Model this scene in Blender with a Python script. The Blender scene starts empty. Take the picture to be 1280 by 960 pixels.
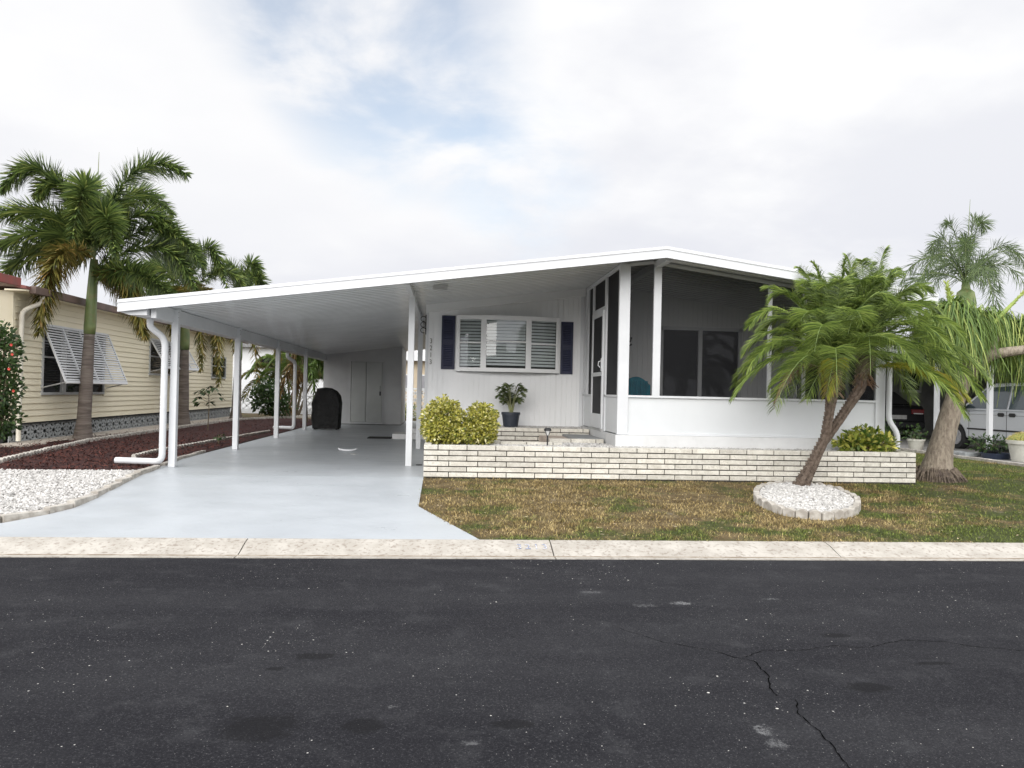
import bpy, bmesh, math, random
import numpy as np
from mathutils import Vector, Matrix
random.seed(7); rng = np.random.default_rng(7)
scene = bpy.context.scene
COL = scene.collection
ORG = {}                      # world origin of every thing

# ------------------------------------------------------------------ helpers
def tag(o, label=None, cat=None, group=None, kind=None):
    if label: o['label'] = label
    if cat: o['category'] = cat
    if group: o['group'] = group
    if kind: o['kind'] = kind
    return o

def thing(name, loc, label, cat, group=None):
    o = bpy.data.objects.new(name, None); COL.objects.link(o)
    o.empty_display_size = .2
    o.location = loc; ORG[o.name] = Vector(loc)
    return tag(o, label, cat, group)

class MB:
    def __init__(s): s.v = []; s.f = []; s.a = []; s.n = 0
    def add(s, verts, faces, val=None):
        verts = np.asarray(verts, float).reshape(-1, 3)
        b = s.n; s.v.append(verts); s.n += len(verts)
        if isinstance(faces, np.ndarray):
            s.f.append((faces + b).tolist())
        else:
            s.f.append([[i + b for i in f] for f in faces])
        k = len(faces)
        if val is None: s.a.append(np.full(k, .5))
        else: s.a.append(np.broadcast_to(np.asarray(val, float), (k,)).copy())
        return s
    def box(s, x0, x1, y0, y1, z0, z1, val=None):
        v = [(x, y, z) for z in (z0, z1) for y in (y0, y1) for x in (x0, x1)]
        return s.add(v, [(0,2,3,1),(4,5,7,6),(0,1,5,4),(2,6,7,3),(0,4,6,2),(1,3,7,5)], val)
    def obox(s, c, ax, ay, az, val=None):          # oriented box: centre and three half vectors
        c, ax, ay, az = map(lambda q: np.asarray(q, float), (c, ax, ay, az))
        v = [c + i*ax + j*ay + k*az for k in (-1,1) for j in (-1,1) for i in (-1,1)]
        return s.add(v, [(0,2,3,1),(4,5,7,6),(0,1,5,4),(2,6,7,3),(0,4,6,2),(1,3,7,5)], val)
    def bar(s, p, q, w, h, up=(0,0,1), val=None):
        p, q = Vector(p), Vector(q); d = (q-p); m = (p+q)/2; dn = d.normalized()
        sd = dn.cross(Vector(up))
        if sd.length < 1e-4: sd = dn.cross(Vector((0,1,0)))
        sd.normalize(); u = sd.cross(dn)
        return s.obox(m, d/2, sd*w/2, u*h/2, val)
    def prism(s, pts, axis, a0, a1, val=None):     # closed polygon extruded along an axis; pts are the two other coords in order
        n = len(pts)
        def mk(p, a):
            return (a, p[0], p[1]) if axis == 0 else (p[0], a, p[1]) if axis == 1 else (p[0], p[1], a)
        v = [mk(p, a0) for p in pts] + [mk(p, a1) for p in pts]
        f = [tuple(range(n)), tuple(range(2*n-1, n-1, -1))] + [(i, i+n, (i+1) % n + n, (i+1) % n) for i in range(n)]
        return s.add(v, f, val)
    def tube(s, pts, rad, n=10, cap=True, val=None, bump=None):
        pts = [Vector(p) for p in pts]; m = len(pts)
        if not hasattr(rad, '__len__'): rad = [rad]*m
        v = []; prev = None
        for i, p in enumerate(pts):
            t = (pts[min(i+1, m-1)] - pts[max(i-1, 0)]).normalized()
            if prev is None:
                sd = t.cross(Vector((0,0,1)))
                if sd.length < 1e-3: sd = Vector((1,0,0))
            else: sd = prev - t*prev.dot(t)
            sd.normalize(); prev = sd; u = t.cross(sd)
            for k in range(n):
                a = 2*math.pi*k/n; r = rad[i]
                if bump: r *= 1 + bump*random.uniform(-1, 1)
                v.append(p + sd*math.cos(a)*r + u*math.sin(a)*r)
        f = [(i*n+k, i*n+(k+1) % n, (i+1)*n+(k+1) % n, (i+1)*n+k) for i in range(m-1) for k in range(n)]
        if cap: f += [tuple(range(n-1, -1, -1)), tuple((m-1)*n+k for k in range(n))]
        return s.add(v, f, val)
    def lathe(s, c, prof, n=20, val=None):
        v = [(c[0]+r*math.cos(2*math.pi*k/n), c[1]+r*math.sin(2*math.pi*k/n), c[2]+z) for r, z in prof for k in range(n)]
        m = len(prof)
        f = [(i*n+k, i*n+(k+1) % n, (i+1)*n+(k+1) % n, (i+1)*n+k) for i in range(m-1) for k in range(n)]
        f += [tuple(range(n-1, -1, -1)), tuple((m-1)*n+k for k in range(n))]
        return s.add(v, f, val)
    def build(s, name, mat, parent=None, smooth=False, bevel=0, origin=None, auto=False):
        V = np.concatenate(s.v); F = [f for c in s.f for f in c]; A = np.concatenate(s.a)
        if parent is not None:
            og = ORG[parent.name]
        elif origin is not None: og = Vector(origin)
        else:
            mn, mx = V.min(0), V.max(0); og = Vector(((mn[0]+mx[0])/2, (mn[1]+mx[1])/2, mn[2]))
        V = V - np.array(og)
        me = bpy.data.meshes.new(name)
        me.from_pydata(V.tolist(), [], F); me.update()
        at = me.attributes.new('v', 'FLOAT', 'FACE'); at.data.foreach_set('value', A.astype(np.float32))
        me.materials.append(mat)
        if smooth:
            me.polygons.foreach_set('use_smooth', [True]*len(me.polygons))
        o = bpy.data.objects.new(name, me); COL.objects.link(o)
        if auto:
            me.set_sharp_from_angle(angle=math.radians(auto))
        if parent is not None: o.parent = parent
        else: o.location = og
        ORG[o.name] = og
        if bevel:
            b = o.modifiers.new('bevel', 'BEVEL'); b.width = bevel; b.segments = 2; b.limit_method = 'ANGLE'
        return o

def lin(c):                                       # 8-bit colour to linear
    return tuple(((x/255)/12.92 if x/255 < .04045 else ((x/255+.055)/1.055)**2.4) for x in c)

class NT:
    def __init__(s, m): s.m = m; m.use_nodes = True; s.t = m.node_tree; s.t.nodes.clear()
    def n(s, ty, **kw):
        nd = s.t.nodes.new(ty)
        for k, v in kw.items():
            if k.startswith('i_'):
                key = k[2:]; key = int(key) if key.isdigit() else key.replace('_', ' ')
                nd.inputs[key].default_value = v
            else: setattr(nd, k, v)
        return nd
    def l(s, a, b): s.t.links.new(a, b)
    def mix(s, fac, a, b, bt='MIX'):
        m = s.n('ShaderNodeMix', data_type='RGBA', blend_type=bt)
        for sock, val in ((m.inputs[0], fac), (m.inputs[6], a), (m.inputs[7], b)):
            if hasattr(val, 'is_output') or isinstance(val, bpy.types.NodeSocket): s.l(val, sock)
            elif isinstance(val, (int, float)): sock.default_value = val
            else: sock.default_value = (*val[:3], 1)
        return m.outputs[2]
    def math(s, op, a, b=0, c=0, clamp=False):
        m = s.n('ShaderNodeMath', operation=op, use_clamp=clamp)
        for i, val in enumerate((a, b, c)):
            if isinstance(val, bpy.types.NodeSocket): s.l(val, m.inputs[i])
            else: m.inputs[i].default_value = val
        return m.outputs[0]
    def noise(s, vec, scale, detail=4, rough=.55, dist=0):
        nd = s.n('ShaderNodeTexNoise'); nd.inputs['Scale'].default_value = scale
        nd.inputs['Detail'].default_value = detail; nd.inputs['Roughness'].default_value = rough
        nd.inputs['Distortion'].default_value = dist
        s.l(vec, nd.inputs['Vector']); return nd.outputs['Fac']
    def ramp(s, fac, lo, hi):
        m = s.n('ShaderNodeMapRange', interpolation_type='SMOOTHSTEP')
        s.l(fac, m.inputs[0]); m.inputs[1].default_value = lo; m.inputs[2].default_value = hi
        return m.outputs[0]
    def scalev(s, vec, sc):
        m = s.n('ShaderNodeVectorMath', operation='MULTIPLY'); s.l(vec, m.inputs[0]); m.inputs[1].default_value = sc
        return m.outputs[0]

def pm(name, c1, c2=None, scale=3, rough=.6, bump=0, bscale=60, metal=0, spec=.5, stretch=(1,1,1), c3=None, s3=40, f3=.3,
       rvar=0, coat=0, lo=.35, hi=.65, attr=0, bdist=.01):
    m = bpy.data.materials.new(name); t = NT(m)
    out = t.n('ShaderNodeOutputMaterial'); p = t.n('ShaderNodeBsdfPrincipled'); t.l(p.outputs[0], out.inputs[0])
    geo = t.n('ShaderNodeNewGeometry'); vec = t.scalev(geo.outputs['Position'], stretch)
    c2 = c2 or tuple(x*.88 for x in c1)
    col = t.mix(t.ramp(t.noise(vec, scale, 5), lo, hi), c1, c2)
    if c3: col = t.mix(t.math('MULTIPLY', t.ramp(t.noise(vec, s3, 3), .5, .7), f3), col, c3)
    if attr:
        a = t.n('ShaderNodeAttribute', attribute_name='v')
        v = t.math('MULTIPLY_ADD', a.outputs['Fac'], attr*2, 1-attr)
        cmb = t.n('ShaderNodeCombineColor')
        for i in range(3): t.l(v, cmb.inputs[i])
        col = t.mix(1.0, col, cmb.outputs[0], 'MULTIPLY')
    t.l(col, p.inputs['Base Color'])
    if rvar:
        r = t.math('MULTIPLY_ADD', t.noise(vec, scale*1.7, 4), rvar*2, rough-rvar); t.l(r, p.inputs['Roughness'])
    else: p.inputs['Roughness'].default_value = rough
    p.inputs['Metallic'].default_value = metal; p.inputs['Specular IOR Level'].default_value = spec
    p.inputs['Coat Weight'].default_value = coat
    if bump:
        b = t.n('ShaderNodeBump'); b.inputs['Strength'].default_value = bump; b.inputs['Distance'].default_value = bdist
        t.l(t.noise(vec, bscale, 5, .6), b.inputs['Height']); t.l(b.outputs[0], p.inputs['Normal'])
    return m

def leafmat(name, ca, cb, cc=None, rough=.45, trans=.3, spec=.4):
    """foliage: the per-leaf value picks a colour between ca and cb (and cc for the last share)"""
    m = bpy.data.materials.new(name); t = NT(m)
    out = t.n('ShaderNodeOutputMaterial'); p = t.n('ShaderNodeBsdfPrincipled'); tr = t.n('ShaderNodeBsdfTranslucent')
    mx = t.n('ShaderNodeMixShader'); mx.inputs[0].default_value = trans
    t.l(p.outputs[0], mx.inputs[1]); t.l(tr.outputs[0], mx.inputs[2]); t.l(mx.outputs[0], out.inputs[0])
    a = t.n('ShaderNodeAttribute', attribute_name='v').outputs['Fac']
    cr = t.n('ShaderNodeValToRGB'); cr.color_ramp.elements[0].color = (*ca, 1); cr.color_ramp.elements[0].position = 0
    cr.color_ramp.elements[1].color = (*cb, 1); cr.color_ramp.elements[1].position = .7 if cc else 1
    if cc:
        e = cr.color_ramp.elements.new(1); e.color = (*cc, 1)
    t.l(a, cr.inputs[0]); t.l(cr.outputs[0], p.inputs['Base Color']); t.l(cr.outputs[0], tr.inputs[0])
    p.inputs['Roughness'].default_value = rough; p.inputs['Specular IOR Level'].default_value = spec
    return m

# ------------------------------------------------------------------ materials
M = {}
M['white'] = pm('white_aluminium', (.68,.69,.70), (.63,.64,.65), 2, .38, spec=.45)
M['whitewall'] = pm('white_siding', (.86,.86,.855), (.81,.815,.81), 1.4, .5, bump=.05, bscale=30, stretch=(1,1,.3))
M['pan'] = pm('white_roof_pan', (.70,.71,.71), (.64,.65,.65), 1.5, .13, spec=.6)
M['roof'] = pm('white_roof_top', (.78,.79,.80), (.7,.71,.72), 1.2, .5)
M['concrete_white'] = pm('painted_block', (.70,.70,.69), (.65,.65,.64), 3, .8, bump=.3, bscale=40, c3=(.45,.45,.43), s3=9, f3=.12)
M['navy'] = pm('navy_shutter', (.010,.014,.045), (.014,.018,.055), 5, .5)
M['brick'] = pm('cream_slump_brick', (.68,.65,.575), (.57,.54,.47), 14, .85, bump=.9, bscale=70, c3=(.38,.34,.27), s3=55, f3=.5, attr=.13)
M['mortar'] = pm('dark_joint', (.055,.05,.04), (.03,.027,.022), 20, .95)
M['step'] = pm('grey_step_paint', (.33,.34,.34), (.26,.27,.27), 6, .7, bump=.2)
M['black'] = pm('black_plastic', (.012,.012,.013), (.02,.02,.02), 8, .45)
M['dark'] = pm('dark_void', (.012,.012,.012), (.008,.008,.008), 3, .8)
M['pot'] = pm('charcoal_pot', (.022,.028,.04), (.03,.036,.05), 12, .55)
M['cover'] = pm('black_grill_cover', (.014,.014,.014), (.010,.010,.010), 6, .6, spec=.35, bump=1, bscale=7, bdist=.07)
M['beige'] = pm('cream_vinyl_siding', (.86,.79,.60), (.81,.74,.55), 1.2, .55, stretch=(1,.2,3))
M['red'] = pm('dark_red_fascia', (.24,.055,.045), (.18,.06,.05), 4, .5)
M['brownfascia'] = pm('brown_fascia', (.16,.10,.08), (.11,.075,.06), 4, .6)
M['darkred'] = pm('maroon_roof', (.2,.06,.05), (.14,.05,.045), 4, .7)
M['block'] = pm('grey_breeze_block', (.36,.38,.38), (.27,.28,.28), 9, .85, bump=.3)
M['trunk_fox'] = pm('ringed_palm_bark', (.20,.165,.14), (.12,.095,.08), 5, .85, bump=.8, bscale=26, stretch=(.35,.35,3.2), c3=(.30,.27,.22), s3=9, f3=.5, bdist=.02)
M['shaft'] = pm('green_crownshaft', (.18,.22,.08), (.12,.17,.06), 4, .5, c3=(.22,.15,.07), s3=6, f3=.4)
M['trunk_date'] = pm('rough_date_bark', (.105,.075,.055), (.17,.13,.10), 22, .95, bump=1, bscale=50, bdist=.03, attr=.35)
M['trunk_pony'] = pm('grey_fissured_bark', (.33,.28,.215), (.21,.17,.13), 11, .9, bump=1, bscale=22, stretch=(1.7,1.7,.55), c3=(.13,.10,.075), s3=20, f3=.7, bdist=.03)
M['roots'] = pm('dark_root_flare', (.10,.075,.06), (.19,.15,.11), 18, .95, bump=1, bscale=40, bdist=.03)
M['leaf_fox'] = leafmat('foxtail_leaf', (.030,.055,.02), (.17,.24,.06), (.45,.47,.13))
M['leaf_foxy'] = leafmat('yellowed_foxtail_leaf', (.06,.075,.02), (.23,.20,.045), (.30,.19,.06))
M['leaf_date'] = leafmat('date_palm_leaf', (.055,.10,.025), (.28,.37,.08), (.58,.60,.18), trans=.3)
M['leaf_datey'] = leafmat('yellow_date_leaf', (.22,.28,.04), (.42,.38,.05), (.40,.26,.08), trans=.35)
M['leaf_dead'] = leafmat('dead_frond', (.11,.06,.04), (.22,.14,.08), trans=.1)
M['leaf_pony'] = leafmat('ponytail_leaf', (.06,.115,.025), (.22,.32,.07), (.44,.48,.14), trans=.3)
M['leaf_queen'] = leafmat('queen_palm_leaf', (.06,.09,.04), (.18,.24,.09))
M['leaf_croton'] = leafmat('variegated_leaf', (.055,.10,.015), (.54,.50,.10), (.88,.83,.45), trans=.25, rough=.35)
M['leaf_crotong'] = leafmat('green_gold_leaf', (.05,.11,.02), (.30,.33,.05), (.85,.78,.22), trans=.25, rough=.35)
M['leaf_green'] = leafmat('shrub_leaf', (.02,.045,.015), (.07,.12,.03))
M['flower'] = pm('red_flower', (.42,.03,.025), (.5,.06,.03), 9, .6)
M['stem'] = pm('brown_stem', (.12,.09,.06), (.2,.16,.1), 9, .9)
M['mulch'] = pm('red_mulch', (.10,.026,.016), (.05,.015,.010), 25, .95, bump=1, bscale=60, attr=.6, bdist=.02)
M['mulchbase'] = pm('red_mulch_bed', (.055,.013,.011), (.028,.009,.008), 18, .98, bump=1, bscale=50, bdist=.03)
M['stone'] = pm('white_stone', (.54,.525,.505), (.40,.385,.36), 30, .85, attr=.33)
M['stonebase'] = pm('stone_bed_base', (.40,.38,.36), (.25,.23,.21), 60, .95, bump=.6)
M['scallop'] = pm('cast_edging', (.50,.47,.42), (.34,.31,.27), 9, .9, bump=.6, bscale=50, c3=(.2,.18,.15), s3=12, f3=.4)
M['taupe'] = pm('taupe_edging', (.55,.49,.42), (.42,.37,.31), 7, .9, bump=.5)
M['kerb'] = pm('kerb_concrete', (.46,.43,.38), (.37,.34,.295), 5, .9, bump=.5, bscale=90, c3=(.16,.12,.09), s3=26, f3=.55, bdist=.006)
M['kerbwhite'] = pm('kerb_lip', (.60,.72,.65), (.62,.57,.5), 5, .9, bump=.3, bscale=120)
M['dirt'] = pm('kerb_dirt', (.19,.14,.09), (.36,.31,.25), 9, .95)
M['crack'] = pm('crack', (.003,.003,.003), (.007,.007,.007), 30, 1, spec=0)
M['stencil'] = pm('worn_stencil', (.13,.18,.32), (.62,.60,.58), 45, .9, lo=.42, hi=.62)
M['number'] = pm('dark_number', (.10,.09,.07), (.15,.13,.10), 30, .5)
M['teal'] = pm('teal_cushion', (.0,.30,.40), (.0,.22,.31), 5, .8)
M['wicker'] = pm('grey_wicker', (.2,.2,.2), (.12,.12,.12), 40, .7)
M['terra'] = pm('terracotta', (.45,.17,.08), (.36,.12,.06), 8, .85)
M['cream_pot'] = pm('cream_pot', (.60,.59,.52), (.53,.52,.46), 8, .6)
M['cactus'] = pm('barrel_cactus', (.16,.2,.05), (.3,.27,.07), 20, .8, bump=.6)
M['rubber'] = pm('rubber', (.015,.015,.015), (.02,.02,.02), 9, .8)
M['silver'] = pm('silver_car_paint', (.62,.64,.67), (.60,.62,.65), 2, .32, metal=.35, coat=.6)
M['blackcar'] = pm('black_car_paint', (.006,.006,.007), (.008,.008,.009), 2, .22, spec=.35)
M['chrome'] = pm('wheel_alloy', (.5,.5,.52), (.42,.42,.44), 4, .35, metal=.7)
M['taillight'] = pm('tail_light', (.12,.006,.008), (.16,.01,.01), 8, .2)
M['lamp_glass'] = pm('light_lens', (.7,.7,.68), (.6,.6,.58), 8, .2)
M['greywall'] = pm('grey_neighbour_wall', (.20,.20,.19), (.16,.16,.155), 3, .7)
M['whitehouse'] = pm('far_white_wall', (.74,.75,.76), (.68,.69,.7), 2, .7)
M['tan'] = pm('far_tan_wall', (.62,.52,.38), (.56,.47,.35), 2, .8)
M['asph_far'] = pm('grey_shingle', (.22,.22,.22), (.16,.16,.16), 9, .9)
M['metal_grey'] = pm('galvanised', (.45,.45,.44), (.35,.35,.34), 9, .5)
M['slat'] = pm('white_blind', (.90,.90,.89), (.87,.87,.86), 2, .5)

def glassmat(name, tint, refl=1.0, clear=.6):
    m = bpy.data.materials.new(name); t = NT(m)
    out = t.n('ShaderNodeOutputMaterial')
    tr = t.n('ShaderNodeBsdfTransparent'); tr.inputs[0].default_value = (*tint, 1)
    gl = t.n('ShaderNodeBsdfGlossy'); gl.inputs['Roughness'].default_value = .02; gl.inputs[0].default_value = (refl,refl,refl,1)
    fr = t.n('ShaderNodeFresnel'); fr.inputs[0].default_value = 1.55
    mx = t.n('ShaderNodeMixShader'); t.l(fr.outputs[0], mx.inputs[0]); t.l(tr.outputs[0], mx.inputs[1]); t.l(gl.outputs[0], mx.inputs[2])
    t.l(mx.outputs[0], out.inputs[0]); return m
M['glass'] = glassmat('window_glass', (.82,.86,.86))
M['darkglass'] = pm('dark_glass', (.010,.012,.013), (.008,.009,.010), 3, .03, spec=.25)
def screenmat():
    m = bpy.data.materials.new('insect_screen'); t = NT(m)
    out = t.n('ShaderNodeOutputMaterial'); tr = t.n('ShaderNodeBsdfTransparent')
    p = t.n('ShaderNodeBsdfPrincipled'); p.inputs['Base Color'].default_value = (.016,.016,.018,1); p.inputs['Roughness'].default_value = .6
    p.inputs['Specular IOR Level'].default_value = .2
    # a woven mesh covers more of what lies behind it the more slantwise one looks through it
    lw = t.n('ShaderNodeLayerWeight'); lw.inputs[0].default_value = .5
    fac = t.math('MULTIPLY_ADD', lw.outputs['Facing'], .75, .42, clamp=True)
    mx = t.n('ShaderNodeMixShader'); t.l(fac, mx.inputs[0]); t.l(tr.outputs[0], mx.inputs[1]); t.l(p.outputs[0], mx.inputs[2])
    t.l(mx.outputs[0], out.inputs[0]); return m
M['screen'] = screenmat()

def driveway_mat():
    m = bpy.data.materials.new('painted_driveway'); t = NT(m)
    out = t.n('ShaderNodeOutputMaterial'); p = t.n('ShaderNodeBsdfPrincipled'); t.l(p.outputs[0], out.inputs[0])
    pos = t.n('ShaderNodeNewGeometry').outputs['Position']
    col = t.mix(t.ramp(t.noise(pos, .7, 5, .6), .35, .7), (.445,.47,.49), (.40,.425,.445))
    col = t.mix(t.math('MULTIPLY', t.ramp(t.noise(pos, 6, 6, .65), .55, .75), .3), col, (.40,.42,.42))
    col = t.mix(t.math('MULTIPLY', t.ramp(t.noise(pos, 60, 2, .5), .70, .76), .6), col, (.22,.21,.19))
    t.l(col, p.inputs['Base Color'])
    t.l(t.math('MULTIPLY_ADD', t.noise(t.scalev(pos, (1,2.2,1)), 1.1, 5, .7), .5, .12), p.inputs['Roughness'])
    p.inputs['Specular IOR Level'].default_value = .5
    b = t.n('ShaderNodeBump'); b.inputs['Strength'].default_value = .25; b.inputs['Distance'].default_value = .004
    t.l(t.noise(pos, 90, 4, .6), b.inputs['Height']); t.l(b.outputs[0], p.inputs['Normal'])
    return m
M['drive'] = driveway_mat()

def asphalt_mat():
    m = bpy.data.materials.new('asphalt'); t = NT(m)
    out = t.n('ShaderNodeOutputMaterial'); p = t.n('ShaderNodeBsdfPrincipled'); t.l(p.outputs[0], out.inputs[0])
    pos = t.n('ShaderNodeNewGeometry').outputs['Position']
    col = t.mix(t.ramp(t.noise(t.scalev(pos, (.35,1.6,1)), 1.0, 5, .6), .3, .7), (.018,.018,.021), (.029,.029,.032))
    col = t.mix(t.math('MULTIPLY', t.ramp(t.noise(pos, 3.0, 5, .7), .5, .75), .45), col, (.058,.058,.061))
    # aggregate grain
    g = t.noise(pos, 105, 5, .85)
    col = t.mix(t.ramp(g, .54, .72), col, (.15,.15,.155))
    col = t.mix(t.ramp(g, .47, .32), col, (.006,.006,.008))
    # chips of pale stone: every cell holds one chip of its own size, many hold none
    for sc, th, c, d in ((60, .15, (.22,.215,.21), .68), (22, .095, (.60,.58,.55), .74), (7, .055, (.74,.71,.66), .80)):
        vo = t.n('ShaderNodeTexVoronoi', feature='F1'); vo.inputs['Scale'].default_value = sc; vo.inputs['Randomness'].default_value = 1
        off = t.n('ShaderNodeVectorMath', operation='ADD'); t.l(pos, off.inputs[0]); off.inputs[1].default_value = (sc*.37, sc*.11, 0)
        wob = t.n('ShaderNodeTexNoise'); wob.inputs['Scale'].default_value = sc*5; t.l(pos, wob.inputs['Vector'])
        t.l(off.outputs[0], vo.inputs['Vector'])
        sep = t.n('ShaderNodeSeparateColor'); t.l(vo.outputs['Color'], sep.inputs[0])
        dens = t.math('MULTIPLY', t.ramp(t.noise(pos, .8, 3, .6), .3, .7), .35)
        size = t.math('MULTIPLY', t.math('SUBTRACT', sep.outputs[0], t.math('SUBTRACT', d, dens), clamp=True), th*2.6)
        dd = t.math('ADD', vo.outputs['Distance'], t.math('MULTIPLY', wob.outputs['Fac'], th*.7))
        hit = t.math('LESS_THAN', dd, t.math('ADD', size, th*.18))
        col = t.mix(t.math('MULTIPLY', hit, .9), col, c)
    # oil marks and pale scuffs, each a place on the road
    sep = t.n('ShaderNodeSeparateXYZ'); t.l(pos, sep.inputs[0])
    wob = t.math('MULTIPLY_ADD', t.noise(pos, 14, 7, .85), 4.5, -2.25)
    wob2 = t.math('MULTIPLY_ADD', t.noise(pos, 34, 7, .9), 12, -5.2)
    def blob(x, y, rx, ry, c, f, w=wob, e=.25):
        a = t.math('DIVIDE', t.math('SUBTRACT', sep.outputs[0], x), rx); b = t.math('DIVIDE', t.math('SUBTRACT', sep.outputs[1], y), ry)
        r = t.math('ADD', t.math('ADD', t.math('MULTIPLY', a, a), t.math('MULTIPLY', b, b)), w)
        return t.mix(t.math('MULTIPLY', t.ramp(r, 1+e, 1-e), f), col, c)
    for x, y, rx, ry in ((-.81,3.61,.17,.14), (-.35,3.61,.10,.075), (2.58,4.88,.09,.05), (-.9,4.35,.05,.03), (.35,3.6,.09,.05), (2.9,4.35,.12,.03), (-.72,4.55,.12,.05), (2.3,4.0,.12,.07)):
        col = blob(x, y, rx, ry, (.012,.012,.013), .7, e=.5)
    for x, y, rx, ry, f in ((1.78,5.65,.09,.05,.85), (1.5,5.59,.10,.045,.4), (1.17,5.97,.10,.04,.35), (1.51,3.50,.045,.06,.7), (1.51,3.36,.05,.05,.5), (.15,3.42,.05,.03,.5), (-.23,3.82,.03,.02,.6), (2.53,5.77,.07,.03,.5), (1.5,3.1,.1,.03,.5)):
        col = blob(x, y, rx, ry, (.34,.34,.34), f*.55, wob2, .6)
    t.l(col, p.inputs['Base Color'])
    p.inputs['Roughness'].default_value = .95; p.inputs['Specular IOR Level'].default_value = .08
    b = t.n('ShaderNodeBump'); b.inputs['Strength'].default_value = .8; b.inputs['Distance'].default_value = .006
    t.l(g, b.inputs['Height']); t.l(b.outputs[0], p.inputs['Normal'])
    return m
M['asphalt'] = asphalt_mat()

def lawn_mat(name, blade):
    m = bpy.data.materials.new(name); t = NT(m)
    out = t.n('ShaderNodeOutputMaterial'); p = t.n('ShaderNodeBsdfPrincipled')
    pos = t.n('ShaderNodeNewGeometry').outputs['Position']
    flat = t.scalev(pos, (1,1,0))
    n1 = t.math('ADD', t.math('MULTIPLY', t.noise(t.scalev(flat, (1,1.4,0)), 1.1, 6, .68), .8), t.math('MULTIPLY', t.noise(flat, 9, 3, .6), .2))
    # drier towards the drive, greener to the right and along the kerb
    sx = t.n('ShaderNodeSeparateXYZ'); t.l(pos, sx.inputs[0])
    n1 = t.math('ADD', n1, t.math('MULTIPLY_ADD', t.ramp(sx.outputs[0], 3.5, 9.0), .13, -.03))
    n1 = t.math('ADD', n1, t.math('MULTIPLY', t.ramp(sx.outputs[1], 8.6, 7.7), .07))
    n2 = t.noise(flat, 4, 5, .6)
    brown, tan, green, dry = ((.24,.175,.070), (.38,.295,.14), (.125,.155,.036), (.36,.32,.24)) if blade else ((.085,.060,.030), (.14,.105,.055), (.05,.06,.020), (.24,.20,.15))
    col = t.mix(t.ramp(n2, .35, .65), brown, tan)
    col = t.mix(t.ramp(n1, .46, .60), col, green)
    col = t.mix(t.math('MULTIPLY', t.ramp(t.noise(flat, 2.1, 5, .65), .63, .72), .55), col, dry)
    a = t.n('ShaderNodeAttribute', attribute_name='v').outputs['Fac']
    v = t.math('MULTIPLY_ADD', a, 1.1, .45); cmb = t.n('ShaderNodeCombineColor')
    for i in range(3): t.l(v, cmb.inputs[i])
    col = t.mix(1.0, col, cmb.outputs[0], 'MULTIPLY')
    t.l(col, p.inputs['Base Color']); p.inputs['Roughness'].default_value = .85; p.inputs['Specular IOR Level'].default_value = .15
    t.l(p.outputs[0], out.inputs[0])
    return m
M['lawnbase'] = lawn_mat('lawn_soil', False); M['blade'] = lawn_mat('grass_blade', True)

# ------------------------------------------------------------------ ground
def zg(y): return -.22 + .22*min(1, max(0, (y-7.62)/3.48))
ROAD_Z = -.30
g = MB()
prof = [(-400,-.26), (-6.2,-.26), (-6.0,-.34), (7.60,-.36), (7.61,-.235), (7.62,-.232), (11.1,-.012), (400,-.012)]
xs = [-400, -40, -12, -4, 2, 8, 14, 40, 400]
v = [(x, y, z) for y, z in prof for x in xs]; n = len(xs)
g.add(v, [(j*n+i, j*n+i+1, (j+1)*n+i+1, (j+1)*n+i) for j in range(len(prof)-1) for i in range(n-1)])
tag(g.build('ground', M['lawnbase']), kind='structure')
g = MB(); ys = [-6.0, -1, 3, 7.14]
v = [(x, y, ROAD_Z) for y in ys for x in xs]
g.add(v, [(j*n+i, j*n+i+1, (j+1)*n+i+1, (j+1)*n+i) for j in range(3) for i in range(n-1)])
road = tag(g.build('road', M['asphalt']), kind='structure')

def crack(pts, w0, w1):
    out = []; 
    for i in range(len(pts)-1):
        p, q = Vector(pts[i]), Vector(pts[i+1]); k = max(2, int((q-p).length/.02))
        for j in range(k): out.append(p.lerp(q, j/k))
    out.append(Vector(pts[-1])); res = []
    d = Vector((0,0))
    for i, p in enumerate(out):
        d = d*.8 + Vector((random.uniform(-.007,.007), random.uniform(-.007,.007))); res.append(p+d)
    b = MB(); v = []; m = len(res)
    for i, p in enumerate(res):
        t = (res[min(i+1,m-1)]-res[max(i-1,0)]).normalized(); s = Vector((-t.y, t.x))
        w = (w0+(w1-w0)*i/m)*random.uniform(.35,1.3)/2
        v += [(p.x+s.x*w, p.y+s.y*w, ROAD_Z+.004), (p.x-s.x*w, p.y-s.y*w, ROAD_Z+.004)]
    b.add(v, [(2*i, 2*i+1, 2*i+3, 2*i+2) for i in range(m-1)])
    b.build('crack', M['crack'], road)
crack([(1.15,5.10),(1.203,5.021),(1.397,4.758),(1.607,4.619),(1.752,4.474),(1.841,4.391),(1.828,4.225),(1.778,4.025),(1.752,3.895)], .003, .008)
crack([(1.801,4.473),(1.976,4.598),(2.203,4.594),(2.444,4.664),(2.661,4.63),(2.963,4.78),(3.238,4.744),(3.418,4.616),(3.688,4.551),(4.1,4.4)], .004, .007)
crack([(1.813,3.831),(1.764,3.666),(1.77,3.513),(1.763,3.348),(1.729,3.114),(1.6,2.7)], .006, .008)

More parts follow.
